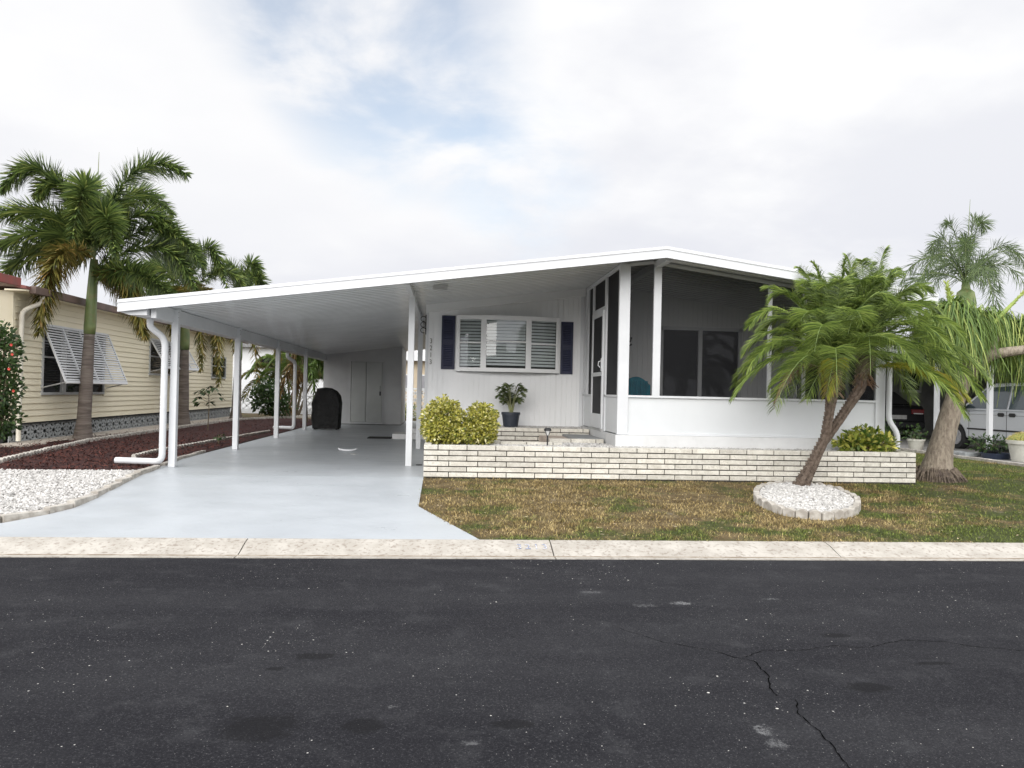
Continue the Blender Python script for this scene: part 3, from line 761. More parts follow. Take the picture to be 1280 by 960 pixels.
b.build('porch_frame', M['white'], home, bevel=.003)
def screen_xz(x0, x1, y):
    b = MB(); xm = [x0, x1] if not (x0 < RX < x1) else [x0, RX, x1]; v = []
    for q in xm: v += [(q,y,1.235),(q,y,zu(q)-.06)]
    b.add(v, [(2*i,2*i+2,2*i+3,2*i+1) for i in range(len(xm)-1)]); return b.build('screen_panel', M['screen'], home)
for a, c in ((PX0+.17,3.22),(3.34,5.085),(5.145,5.66),(5.71,PX1-.16)): screen_xz(a, c, PY+.03)
def screen_yz(x, y0, y1, z0, z1): 
    b = MB(); b.add([(x,y0,z0),(x,y1,z0),(x,y1,z1),(x,y0,z1)], [(0,1,2,3)]); return b.build('screen_panel', M['screen'], home)
for a, c, z0, z1 in ((PY+.06,12.90,1.24,zt_-.06),(14.12,14.56,1.24,zt_-.06),(14.80,14.93,1.24,zt_-.06),(13.02,14.02,2.76,zt_-.06)): screen_yz(PX0+.03,a,c,z0,z1)
for a, c in ((PY+.06,13.0),(13.05,14.0),(14.05,YW-.01)): screen_yz(PX1-.03,a,c,1.24,zu(PX1)-.12)
# screen door
b = MB(); x0, x1 = PX0-.025, PX0+.012
for y0, y1, z0, z1 in ((13.03,13.10,.65,2.69),(13.94,14.01,.65,2.69),(13.10,13.94,2.60,2.69),(13.10,13.94,1.56,1.63),(13.10,13.94,.65,.90)): b.box(x0,x1,y0,y1,z0,z1)
door = b.build('screen_door', M['white'], home, bevel=.003)
b = MB(); x_ = PX0-.005
for z0, z1 in ((.90,1.56),(1.63,2.60)): b.add([(x_,13.10,z0),(x_,13.94,z0),(x_,13.94,z1),(x_,13.10,z1)], [(0,1,2,3)])
b.build('door_screen', M['screen'], door)
b = MB(); b.box(PX0-.04,PX0-.025,13.035,13.085,1.64,1.86); b.tube([(PX0-.03,13.06,1.82),(PX0-.08,13.07,1.80),(PX0-.085,13.08,1.74),(PX0-.05,13.07,1.70)], .009, 8); b.build('handle', M['white'], door, bevel=.003)
b = MB(); b.box(PX0-.035,PX0+.02,13.02,14.02,.612,.645); b.build('threshold', M['metal_grey'], door)
# sliding glass door inside the porch
b = MB()
for x0_, x1_, z0_, z1_ in ((4.20,4.26,.64,2.60),(5.79,5.86,.64,2.60),(4.20,5.86,2.55,2.62),(4.97,5.05,.64,2.55),(4.26,5.79,.60,.66)): b.box(x0_,x1_,YW-.04,YW+.03,z0_,z1_)
sd = b.build('sliding_door', M['white'], home, bevel=.003)
b = MB(); b.add([(4.26,YW+.0,.66),(5.79,YW+.0,.66),(5.79,YW+.0,2.55),(4.26,YW+.0,2.55)], [(0,1,2,3)]); b.build('glass', M['darkglass'], sd)

# ------------------------------------------------------------------ porch contents
ch = thing('wicker_chair', (3.57,14.1,FL-.01), 'grey wicker armchair with a tufted teal back cushion inside the porch', 'chair')
b = MB(); cx, cy, cz = 3.57, 14.1, FL-.01
for sx in (-.27,.27):
    for sy in (-.25,.25): b.box(cx+sx-.025, cx+sx+.025, cy+sy-.025, cy+sy+.025, cz, cz+.38)
b.box(cx-.31,cx+.31,cy-.29,cy+.29,cz+.36,cz+.42)
for sx in (-.30,.30): b.box(cx+sx-.04,cx+sx+.04,cy-.28,cy+.26,cz+.42,cz+.64)
b.build('frame', M['wicker'], ch, bevel=.01)
b = MB(); arch = [(-.27,.40)] + [(-.27,.72)] + [(-.27+.54*t, .78+.16*math.sin(math.pi*t)) for t in np.linspace(0,1,11)] + [(.27,.72),(.27,.40)]
b.prism([(cx+p, cz+q+.02) for p, q in arch], 1, cy+.20, cy+.32)
for i in range(-2,3): b.tube([(cx+i*.10,cy+.195,cz+.44),(cx+i*.10,cy+.18,cz+.66),(cx+i*.095,cy+.195,cz+.88)], .026, 8)
b.build('back_cushion', M['teal'], ch, bevel=.03)
b = MB(); b.box(cx-.27,cx+.27,cy-.28,cy+.19,cz+.425,cz+.52); b.build('seat_cushion', M['teal'], ch, bevel=.03)
b = MB(); wx, wz = 3.50, 2.30
for k in range(7):
    a = k*math.pi*2/7; b.tube([(wx,YW-.02,wz),(wx+.10*math.cos(a),YW-.04,wz+.12*math.sin(a)),(wx+.13*math.cos(a+.5),YW-.02,wz+.16*math.sin(a+.5))], [.01,.014,.02], 6)
tag(b.build('wall_ornament', M['black']), 'dark curled metal ornament hung on the porch back wall', 'wall ornament')

# ------------------------------------------------------------------ brick planter, tier and steps
CH, BL, JT = .0777, .414, .012
def brick_run(b, m, p, q, z0, n, thick, phase=0, inward=(0,1), cap=False):
    """courses of long bricks from p to q; face on the outer side"""
    p, q = Vector(p), Vector(q); L = (q-p).length; d = (q-p)/L; s = Vector(inward)
    for c in range(n):
        za, zb = z0+c*CH+JT, z0+(c+1)*CH; u = -(BL*.5 if (c+phase) % 2 else BL*.12)
        while u < L:
            a, e = max(0, u), min(L, u+BL-JT)
            if e-a > .02:
                o_ = random.uniform(-.002,.003); A = p+d*a+s*o_; B_ = p+d*e+s*o_; C_ = B_+s*(thick-o_); D_ = A+s*(thick-o_)
                # rough face: split into columns with jitter
                K = max(2, int((e-a)/.10)); v = []; f = []
                val = random.random()
                for j in range(K+1):
                    t = j/K; P0 = A.lerp(B_, t); P1 = D_.lerp(C_, t); jt = random.uniform(-.0035,.0035)
                    v += [(P0.x+s.x*jt,P0.y+s.y*jt,za+random.uniform(0,.002)),(P0.x+s.x*jt,P0.y+s.y*jt,zb-random.uniform(0,.003)),(P1.x,P1.y,zb),(P1.x,P1.y,za)]
                for j in range(K):
                    i0, i1 = 4*j, 4*j+4
                    f += [(i0,i1,i1+1,i0+1),(i0+1,i1+1,i1+2,i0+2),(i0+2,i1+2,i1+3,i0+3),(i0,i0+3,i1+3,i1)]
                f += [(0,1,2,3),(4*K,4*K+3,4*K+2,4*K+1)]
                b.add(v, f, val)
            u += BL
    A, B_ = p+s*.012+d*.004, q+s*.012-d*.004; C_, D_ = q+s*(thick-.012)-d*.004, p+s*(thick-.012)+d*.004
    m.add([(w.x,w.y,z) for z in (z0-.02, z0+n*CH-.008) for w in (A,B_,C_,D_)], [(3,2,1,0),(4,5,6,7),(0,1,5,4),(1,2,6,5),(2,3,7,6),(3,0,4,7)])
pl = thing('brick_planter', (3.4,11.1,0), 'long low planter wall of cream split brick in front of the porch', 'planter')
PXa, PXb, PT = -.30, 7.085, .10
for args in (((PXa,11.1), (PXb,11.1), 0, 6, PT), ((PXa,14.98), (PXa,11.1+PT+.004), 0, 6, PT, 1, (1,0)), ((PXb,11.1+PT+.004), (PXb,12.6), 0, 6, PT, 1, (-1,0))):
    b, m = MB(), MB(); brick_run(b, m, *args); w_2 = b.build('brick_wall', M['brick'], pl, bevel=.004); m.build('joint', M['mortar'], w_2)
GZ = .43
b = MB(); b.box(PXa+PT+.001, PXb-PT-.001, 11.1+PT+.001, PY-.032, .2, GZ-.01); b.box(1.83, PX0-.03, PY-.032, 12.54, .2, GZ-.01); b.box(PXa+PT+.001, 1.82, 12.06, 13.94, .1, .335)
b.build('bed_fill', M['stonebase'], pl)
gravel('gravel', [(PXa+.11,11.21),(PXb-.11,11.21),(PXb-.11,PY-.04),(PX0-.04,PY-.04),(PX0-.04,12.53),(1.84,12.53),(1.84,PY),(PXa+.11,PY)], 11000, .010, .02, 0, 'white pebbles filling the brick planter along the porch foundation', zfun=lambda y: 0*y+GZ-.004)
tier = thing('brick_steps', (1.3,13.4,.4), 'low cream brick tier and grey topped step leading to the screen door', 'steps')
for args in (((-.18,13.95), (2.62,13.95), .6-4*CH, 4, .10), ((1.70,12.55), (2.60,12.55), .50-2*CH, 2, .10, 1), ((-.18,11.95), (1.82,11.95), .475-2*CH, 2, .10)):
    b, m = MB(), MB(); brick_run(b, m, *args); w_2 = b.build('brick_wall', M['brick'], tier, bevel=.004); m.build('joint', M['mortar'], w_2)
b = MB(); b.box(2.12, 2.62, 12.66, 13.94, .2, .502); b.build('step_top', M['step'], tier, bevel=.004)
b = MB(); b.box(1.70, 2.115, 12.655, 13.94, .2, .47); b.build('step_ledge', pm('tan_ledge', (.62,.52,.44), (.5,.42,.35), 6, .8), tier, bevel=.004)
b = MB(); b.box(-.18, 2.62, 14.052, 14.98, .3, .575); b.build('tier_fill', M['stonebase'], tier)
gravel('gravel', [(-.16,14.06),(2.6,14.06),(2.6,14.97),(-.16,14.97)], 6500, .010, .019, 0, 'white pebbles on the raised brick tier under the bow window', zfun=lambda y: 0*y+.578)

# solar light
sl_ = thing('solar_light', (1.555,11.7,.43), 'small black solar path light on a stake in the planter pebbles', 'light')
b = MB(); b.tube([(1.555,11.7,.43),(1.555,11.7,.60)], .012, 8); b.build('stake', M['black'], sl_)
b = MB(); b.lathe((1.555,11.7,.60), [(.022,0),(.045,.06),(.045,.068),(.01,.07)], 12); b.build('lens', M['lamp_glass'], sl_)
b = MB(); b.lathe((1.555,11.7,.668), [(.058,0),(.056,.022),(.045,.038),(.03,.045),(.0,.047)], 12)
for a in range(4): b.bar((1.555+.05*math.cos(a*1.57+.7),11.7+.05*math.sin(a*1.57+.7),.668),(1.555+.022*math.cos(a*1.57+.7),11.7+.022*math.sin(a*1.57+.7),.60),.008,.008)
b.build('cap', M['black'], sl_)

# ------------------------------------------------------------------ leafy things
def unit(a): return a/np.linalg.norm(a, axis=-1, keepdims=True)
def bush(mb, blobs, n, ls, lw, zmin=None, shell=.55, vfun=None, seed=0, seam=None):
    vol = np.array([b_[3]*b_[4]*b_[5] for b_ in blobs]); vol = vol/vol.sum()
    for (cx,cy,cz,rx,ry,rz), fr_ in zip(blobs, vol):
        k = int(n*fr_); d = unit(rng.normal(size=(k,3))); rad = 1-shell*rng.uniform(0,1,k)**1.8
        rad *= 1+.10*np.sin(d[:,0]*7+seed)*np.cos(d[:,2]*6+d[:,1]*5)+.06*np.sin(d[:,0]*17+d[:,2]*13)
        P = d*rad[:,None]*np.array([rx,ry,rz])+np.array([cx,cy,cz])
        if zmin is not None: P = P[P[:,2] > zmin]; 
        k = len(P); d = unit((P-np.array([cx,cy,cz]))/np.array([rx,ry,rz]))
        D = unit(d*.7+rng.normal(size=(k,3))*.55+np.array([0,0,.25])); S = unit(np.cross(D, rng.normal(size=(k,3))))
        vv = rng.uniform(0,1,k) if vfun is None else vfun(P, k)
        blades(mb, P, D, S, rng.uniform(.7,1.2,k)*ls, rng.uniform(.7,1.2,k)*lw, rng.uniform(0,.3,k), 3, vv, taper=(.25,1,0))

def stems(mb, c, blobs, z0, r=.012):
    for cx,cy,cz,rx,ry,rz in blobs:
        for _ in range(7):
            a = random.uniform(0,6.28); s = random.uniform(.2,.85)
            mb.tube([(c[0]+random.uniform(-.04,.04), c[1]+random.uniform(-.04,.04), z0), ((c[0]+cx)/2+rx*.4*math.cos(a)*s, (c[1]+cy)/2+ry*.4*math.sin(a)*s, (z0+cz)/2), (cx+rx*s*math.cos(a), cy+ry*s*math.sin(a), cz+rz*.4)], [r,r*.7,r*.35], 5)

def crovar(P, k): return np.clip(rng.uniform(0,1,k)**.8*.8+.3*(rng.uniform(0,1,k) > .70), 0, 1)
def make_bush(name, blobs, base, n, ls, lw, label, cat, mat, z0, vfun=None, shell=.55, seed=0, group=None):
    t = thing(name, (base[0],base[1],z0), label, cat, group)
    b = MB(); bush(b, blobs, n, ls, lw, z0+.01, shell, vfun, seed); b.build('foliage', M[mat], t)
    b = MB(); stems(b, base, blobs, z0-.02); b.build('branches', M['stem'], t)
    return t
g_ = 'rounded variegated shrubs at the left end of the planter'
make_bush('variegated_shrub', [(-.04,11.75,.82,.31,.31,.31),(-.10,11.72,.66,.26,.26,.22),(.12,11.70,.62,.22,.26,.18)], (-.02,11.72), 6800, .048, .028, 'clipped yellow variegated shrub at the driveway end of the brick planter', 'shrub', 'leaf_croton', GZ, crovar, seed=1)
make_bush('variegated_shrub', [(.54,11.78,.79,.25,.28,.27),(.46,11.75,.62,.28,.26,.18),(.60,11.78,.64,.18,.22,.18)], (.48,11.75), 5800, .048, .028, 'clipped yellow variegated shrub nearer the potted palm and solar light', 'shrub', 'leaf_croton', GZ, crovar, seed=4)
make_bush('croton', [(6.52,11.55,.60,.32,.22,.20),(6.25,11.52,.55,.20,.18,.15),(6.78,11.5,.55,.20,.18,.16)], (6.5,11.5), 900, .12, .045, 'loose green and gold croton at the right end of the brick planter', 'shrub', 'leaf_crotong', GZ, lambda P,k: np.clip(rng.uniform(0,1,k)*.75+.4*(rng.uniform(0,1,k) > .7), 0, 1), shell=.8, seed=2)

# fronds ------------------------------------------------------------
def curve(p0, p1, p2, n):
    t = np.linspace(0,1,n)[:,None]; p0,p1,p2 = map(np.array,(p0,p1,p2))
    # quadratic through p1 at t=.5
    c = 2*p1-.5*p0-.5*p2
    P = p0*(1-t)**2+c*2*t*(1-t)+p2*t*t; T = unit(np.gradient(P, axis=0)); return P, T
def frond(mb, rb, p0, p1, p2, st, per, L, W, style='fox', bare=.07, val=(0,1), droop=.25, rr=.014, vee=.35):
    P, T = curve(p0,p1,p2,st); up = np.array([0,0,1.])
    S = unit(np.cross(T, up)+1e-6); U = np.cross(S, T)
    rb.tube([tuple(p) for p in P[::max(1,st//10)]]+[tuple(P[-1])], list(np.linspace(rr, rr*.25, len(P[::max(1,st//10)])+1)), 5)
    i0 = int(st*bare); idx = np.repeat(np.arange(i0, st), per); k = len(idx); t = (idx/st-bare)/(1-bare)
    prof = np.clip(np.sin(np.pi*(.18+.78*t))**.6, .25, 1)
    jit = rng.normal(size=(k,3))*.10
    if style == 'fox':
        ph = rng.uniform(0,2*np.pi,k)
        D = T[idx]*(.35+.45*t[:,None])+(np.cos(ph)[:,None]*S[idx]+np.sin(ph)[:,None]*U[idx])*.9+jit
    else:
        side = np.where(np.arange(k) % 2 == 0, 1., -1.)
        D = T[idx]*(.34+.75*t[:,None])+side[:,None]*S[idx]*.95+U[idx]*(vee+rng.normal(size=k)*.12)[:,None]+jit*.8
    D = unit(D); Sd = unit(np.cross(D, T[idx]+jit)); droop = droop*(1.7 if style == 'pin' else 1)
    vv = rng.uniform(val[0], val[1], k)
    blades(mb, P[idx], D, Sd, L*prof*rng.uniform(.85,1.12,k), W*rng.uniform(.8,1.15,k), droop*rng.uniform(.6,1.5,k), 3, vv)

def palm_trunk(path, rads, mat, name, parent, n=14, rings=False, **kw):
    b = MB(); P = [Vector(p) for p in path]; out = []; rr = []
    for i in range(len(P)-1):
        k = 8
        for j in range(k):
            t = j/k; out.append(P[i].lerp(P[i+1], t)); rr.append((rads[i]*(1-t)+rads[i+1]*t)*(1+(.02*(j % 2) if rings else 0)))
    out.append(P[-1]); rr.append(rads[-1]); b.tube(out, rr, n, bump=kw.get('bump'))
    return b.build(name, mat, parent, smooth=True), b

def foxtail(base, crown, fr_, frY, label, brown, r=.17, leafL=.52, st=62, per=13, W=.030, spear=None):
    t = thing('foxtail_palm', base, label, 'palm tree', 'foxtail palms in the mulch bed')
    B = Vector(base); C = Vector(crown); H = C.z-B.z; lerp = lambda z: B.lerp(C, (z-B.z)/H)
    palm_trunk([B-Vector((0,0,.05)), lerp(B.z+.12), lerp(B.z+.45), lerp(B.z+1.1), lerp(brown)], [r*1.9, r*1.45, r*1.1, r*1.02, r*.80], M['trunk_fox'], 'trunk', t, rings=True)
    b = MB(); b.tube([lerp(brown-.01), lerp(brown+.15), lerp(brown+.5), lerp(brown+.95), C], [r*.88, r*.95, r*.90, r*.80, r*.6], 14); b.build('crownshaft', M['shaft'], t, smooth=True)
    g1, g2, rb = MB(), MB(), MB()
    for f in fr_: frond(g1, rb, *f, st, per, leafL, W, val=(0,.85), droop=.12)
    if spear: rb.tube([C, Vector(spear)], [.03,.004], 6)
    cr = g1.build('crown', M['leaf_fox'], t)
    for f in frY:
        g2 = MB(); frond(g2, rb, *f, st, per, leafL*.95, W, val=(0,1), droop=.35); g2.build('yellowed_frond', M['leaf_foxy'], cr)
    rb.build('frond_stalk', M['shaft'], cr)
    return t
c = (-7.66,17.4,3.96)
foxtail((-7.84,17.5,-.01), (-7.66,17.4,3.92),
  [(c,(-8.48,17.0,5.62),(-9.15,16.6,5.15)), (c,(-6.9,17.3,5.75),(-5.72,17.2,5.80)), ((-7.66,17.3,3.96),(-7.50,16.6,5.25),(-7.42,15.9,4.15)), ((-7.66,17.3,3.96),(-7.2,16.7,4.75),(-6.7,16.1,3.9)), ((-7.66,17.4,3.96),(-8.1,17.0,5.3),(-8.5,16.7,5.1)),
   (c,(-8.75,17.6,4.9),(-10.0,17.6,4.75)), (c,(-8.8,17.4,4.45),(-9.95,17.2,3.75)), (c,(-6.83,17.6,4.95),(-6.1,17.8,4.60)),
   ((-7.65,17.4,3.64),(-6.62,17.7,4.70),(-5.45,17.4,3.95)), ((-7.65,17.4,3.62),(-6.45,17.5,4.25),(-5.55,17.4,3.40)), ((-7.64,17.4,3.47),(-6.75,17.0,3.62),(-5.75,16.6,3.10)),
   (c,(-7.93,18.6,5.35),(-7.93,19.8,4.9)), (c,(-8.8,18.6,4.9),(-9.61,19.4,4.2)), (c,(-7.3,18.2,5.5),(-6.6,18.9,5.3)), (c,(-9.0,17.9,4.2),(-10.2,18.2,3.3))],
  [((-7.66,17.3,3.9),(-7.95,16.45,3.75),(-8.02,15.95,2.25)), ((-7.65,17.4,3.56),(-6.95,17.2,3.45),(-6.42,17.0,2.3))],
  'tallest foxtail palm with full bushy fronds in front of the cream house shutter', 2.31, r=.130, spear=(-7.62,17.4,6.25))
c = (-7.79,23.7,3.84)
foxtail((-7.85,23.9,-.01), (-7.79,23.7,3.7),
  [(c,(-8.05,23.6,5.35),(-8.7,23.3,5.2)), (c,(-7.2,23.6,5.3),(-6.55,23.4,4.2)), (c,(-7.89,24.4,5.3),(-7.87,25.6,4.9)), (c,(-8.9,24.4,4.9),(-9.6,25.0,4.0)), (c,(-7.7,22.8,4.95),(-7.55,21.9,4.3)), (c,(-6.8,23.9,4.7),(-6.0,24,3.9)),
   (c,(-8.52,23.0,3.75),(-9.0,22.6,2.0))],
  [(c,(-7.28,23.2,3.85),(-7.05,22.9,1.75)), (c,(-6.85,23,3.7),(-6.45,22.6,1.3)), (c,(-7.9,22.9,3.8),(-7.7,22.5,2.6))],
  'second foxtail palm, its drooping gold fronds framed by the first two carport posts', 2.3, r=.15, leafL=.46, st=50, per=12, W=.034)
c = (-7.59,29,3.96)
foxtail((-7.70,29.2,-.01), (-7.59,29,3.8),
  [(c,(-7.9,29,5.6),(-8.7,28.6,5.0)), (c,(-7.3,29,5.7),(-6.7,28.4,4.8)), (c,(-6.75,29,4.5),(-6.1,28.5,2.6)), (c,(-7.77,29.6,5.4),(-7.6,30.6,5.0)), (c,(-7.0,28.6,5.2),(-6.3,28.2,4.0))],
  [(c,(-8.1,28.5,4.2),(-8.2,28,2.6)), (c,(-7.02,28,4.1),(-6.57,27.6,1.5)), (c,(-7.5,28,4.2),(-7.2,27,2.4)), (c,(-6.6,28.4,4.0),(-5.9,27.8,2.2))],
  'farthest foxtail palm at the back corner of the cream house', 2.2, r=.15, leafL=.5, st=40, per=10, W=.045)

# double pygmy date palm
dp = thing('date_palm', (5.10,10.55,-.03), 'pygmy date palm with two leaning rough trunks growing from a ring of white stones', 'palm tree')
def date_trunk(path, rads):
    b = MB(); P = [Vector(p) for p in path]; out=[]; rr=[]
    for i in range(len(P)-1):
        for j in range(6): t=j/6; out.append(P[i].lerp(P[i+1],t)); rr.append(rads[i]*(1-t)+rads[i+1]*t)
    out.append(P[-1]); rr.append(rads[-1]); b.tube(out, rr, 12, bump=.05)
    for i, (p, r) in enumerate(zip(out, rr)):      # old leaf bases
        for k in range(7):
            for h in (0,.5):
                a = k*2*math.pi/7 + i*.9 + h*2
                q = p + Vector((0,0,h*.05)); d = Vector((math.cos(a), math.sin(a), 0))
                s = Vector((-d.y, d.x, 0))*r*.30; e = q+d*(r*1.22)+Vector((0,0,.022))
                b.add([q+d*r*.9-s-Vector((0,0,.02)), q+d*r*.9+s-Vector((0,0,.02)), q+d*r*.95+Vector((0,0,.03)), e], [(0,1,3),(1,2,3),(2,0,3)], random.random())
    return b.build('trunk', M['trunk_date'], dp)
date_trunk([(4.98,10.5,-.08),(5.02,10.5,.03),(5.20,10.52,.36),(5.36,10.52,.70),(5.42,10.52,1.08),(5.45,10.52,1.30),(5.46,10.52,1.70)], [.13,.10,.074,.060,.060,.075,.13])
date_trunk([(5.27,10.55,.50),(5.40,10.56,.68),(5.56,10.6,.88),(5.76,10.65,1.13),(5.96,10.7,1.40),(6.08,10.75,1.88)], [.05,.056,.058,.060,.07,.13])
g1, g2, g3, rb = MB(), MB(), MB(), MB()
def crown(c, n, R, e0, e1, L, W, st, per, seed, g, rb, style='pin', skip=None, droopf=.5, val=(0,.8), vee=.35, rr=.01):
    r_ = random.Random(seed)
    for i in range(n):
        a = i*2.399+r_.uniform(-.2,.2); f = (i+.5)/n; el = e0+(e1-e0)*f+r_.uniform(-.1,.1); rad = R*r_.uniform(.88,1.1)
        d = Vector((math.cos(a)*math.cos(el), math.sin(a)*math.cos(el), math.sin(el)))
        mid = Vector(c)+d*rad*.55; dh = Vector((d.x, d.y, 0))
        tip = mid+d*rad*.30+dh*.12*rad-Vector((0,0,1))*rad*droopf*(.12+1.1*math.cos(el))*.62
        frond(g, rb, tuple(c), tuple(mid), tuple(tip), st, per, L, W, style, val=val, droop=.22, rr=rr, vee=vee)
crown((5.46,10.52,1.84), 34, 1.58, 1.42, -.12, .37, .0105, 84, 3, 3, g1, rb, droopf=.52)
crown((6.08,10.75,2.0), 34, 1.50, 1.42, -.12, .37, .0105, 84, 3, 8, g1, rb, droopf=.52)
crown((5.50,10.52,1.84), 10, 1.66, 1.5, 1.0, .30, .0105, 84, 3, 21, g1, rb, droopf=.25); crown((6.05,10.75,2.0), 10, 1.66, 1.5, 1.0, .30, .0105, 84, 3, 22, g1, rb, droopf=.25)
YF_ = []
for f in [((6.1,10.7,1.7),(6.75,10.4,1.72),(7.25,10.2,1.30)), ((5.46,10.45,1.6),(5.25,10.1,1.75),(5.05,9.9,1.30)), ((6.1,10.7,1.72),(6.6,10.2,1.66),(6.95,9.95,1.32))]:
    g2 = MB(); frond(g2, rb, *f, 60, 4, .26, .015, 'pin', val=(0,.8), droop=.3, rr=.01); YF_.append(g2)
for f in [((5.46,10.5,1.58),(4.85,10.3,1.70),(4.50,10.25,1.22))]: frond(g3, rb, *f, 40, 3, .16, .012, 'pin', droop=.6, rr=.009)
DF_ = [g3]
for cc in ((5.46,10.52,1.45),(6.03,10.72,1.58)):
    g3 = MB(); DF_.append(g3)
    for i in range(46):
        a = random.uniform(0,6.28); l = random.uniform(.1,.2); d = Vector((math.cos(a), math.sin(a), -.3))
        p = Vector(cc)+Vector((0,0,random.uniform(-.1,.1))); g3.tube([p, p+d*l*.6, p+d*l+Vector((0,0,-.05))], [.014,.01,.004], 5)
cr = g1.build('crown', M['leaf_date'], dp); [q.build('yellow_frond', M['leaf_datey'], cr) for q in YF_]; [q.build('dead_frond', M['leaf_dead'], cr) for q in DF_]; rb.build('frond_stalk', pm('green_stalk', (.2,.28,.08), (.15,.2,.06), 6, .5), cr)

# ring of white stones round the palm
o_ = []
for i in range(29):
    a = 2*math.pi*i/28; o_.append(ringpt(a))
edging('edging_ring', o_, .24, .075, .095, M['scallop'], 'oval ring of cast scalloped edging round the two trunked date palm', scal=True, jitter=.008, gap=.008)
inner = [ringpt(2*math.pi*i/24, .05) for i in range(24)]
o = sheet(inner, .045, 'stone_ring_base', M['stonebase']); tag(o, kind='structure')
gravel('gravel', inner, 7500, .014, .028, .055, 'white stones heaped inside the oval palm ring on the lawn')

# ponytail palm
pp = thing('ponytail_palm', (7.84,11.7,0), 'ponytail palm with a thick grey leaning trunk and long drooping strap leaves', 'palm tree')
b = MB()
def sm(path, rad, k=6):
    P=[Vector(p) for p in path]; out=[];rr=[]
    for i in range(len(P)-1):
        for j in range(k): t=j/k; out.append(P[i].lerp(P[i+1],t)); rr.append(rad[i]*(1-t)+rad[i+1]*t)
    out.append(P[-1]); rr.append(rad[-1]); return out, rr
def catmull(path, rad, k=6):
    P=[Vector(p) for p in path]; out=[];rr=[]
    for i in range(len(P)-1):
        p0,p1,p2,p3 = P[max(i-1,0)],P[i],P[i+1],P[min(i+2,len(P)-1)]
        for j in range(k):
            t=j/k; out.append(.5*((2*p1)+(p2-p0)*t+(2*p0-5*p1+4*p2-p3)*t*t+(3*p1-p0-3*p2+p3)*t**3)); rr.append(rad[i]*(1-t)+rad[i+1]*t)
    out.append(P[-1]); rr.append(rad[-1]); return out, rr
o1, r1 = catmull([(7.83,11.75,.02),(7.85,11.75,.14),(7.88,11.75,.32),(7.95,11.75,.64),(8.08,11.75,1.10),(8.22,11.75,1.52),(8.36,11.75,1.80)], [.29,.25,.205,.172,.150,.142,.16])
b.tube(o1, r1, 20, bump=.03)
for path, rad in (([(8.32,11.72,1.74),(8.55,11.55,1.98),(8.9,11.42,2.07),(9.4,11.35,2.12)], [.13,.085,.075,.07]), ([(8.28,11.75,1.72),(8.16,11.75,2.05),(8.02,11.75,2.30),(8.0,11.75,2.6)], [.11,.06,.05,.05]), ([(8.34,11.8,1.75),(8.5,11.9,2.15),(8.68,11.95,2.5)], [.12,.07,.05])):
    o2, r2 = catmull(path, rad); b.tube(o2, r2, 12, bump=.03)
b.build('trunk', M['trunk_pony'], pp, smooth=True)
b = MB(); b.lathe((7.83,11.75,-.04), [(.40,0),(.38,.04),(.35,.09),(.31,.14),(.27,.18)], 26)
for i in range(160):
    a = random.uniform(0,6.28); r0_, r1_ = .28, random.uniform(.34,.46)
    b.tube([(7.83+r0_*math.cos(a),11.75+r0_*math.sin(a),random.uniform(.14,.2)),(7.83+.36*math.cos(a+.08),11.75+.36*math.sin(a+.08),.10),(7.83+r1_*math.cos(a+.1),11.75+r1_*math.sin(a+.1),-.01)], [.014,.012,.006], 5)
b.build('root_flare', M['roots'], pp)
g1, rb = MB(), MB()
def pony_head(c, n, L, spread=.9):
    a = rng.uniform(0,6.28,n); el = rng.uniform(-.3,1.25,n)*spread
    D = np.stack([np.cos(a)*np.cos(el), np.sin(a)*np.cos(el), np.sin(el)],1); S = np.stack([-np.sin(a), np.cos(a), 0*a],1)
    Lr = L*rng.uniform(.40,1.12,n); sway = rng.normal(size=(n,2))*.13; t_ = np.linspace(0,1,7)
    B = np.array(c)+D*.03+rng.normal(size=(n,3))*.05; N = n; pts = []; rng_o = rng.uniform(.25,.62,n)
    for i, t in enumerate(t_):
        # out along D, then falls: arc that turns straight down
        out = D*(1-np.exp(-2.6*t))[...,None]*(.36*Lr)[:,None] if np.ndim(t) else D*(1-math.exp(-2.6*t))*(rng_o*Lr)[:,None]
        cpt = B+out-np.array([0,0,1.])*((t**1.7)*Lr*.92)[:,None]
        cpt = cpt + np.concatenate([sway, np.zeros((n,1))],1)*(t*t)*Lr[:,None]
        w = .0125*(1-.75*t)*rng.uniform(.9,1.1,(N,1))
        pts += [cpt-S*w, cpt+S*w]
    V = np.stack(pts,1); K = V.shape[1]; base = (np.arange(N)*K)[:,None]; fs=[]; vals=[]; vv = rng.uniform(0,1,N)
    for i in range(len(t_)-1): fs += (base+np.array([[2*i,2*i+1,2*i+3,2*i+2]])).tolist(); vals.append(vv)
    g1.add(V.reshape(-1,3), fs, np.concatenate(vals))
for c_, n_2, L_ in (((8.02,11.7,2.72),850,1.05),((8.35,11.8,2.60),700,1.0),((8.70,12.0,2.62),800,1.0),((9.05,12.0,2.58),650,.95),((9.50,11.9,2.5),900,1.1),((8.15,11.6,2.45),400,.8),((9.9,11.8,2.5),600,1.1),((7.75,11.75,2.55),450,.9)):
    pony_head(c_, n_2, L_)
    b_2 = (c_[0], c_[1], c_[2])
ST_ = []
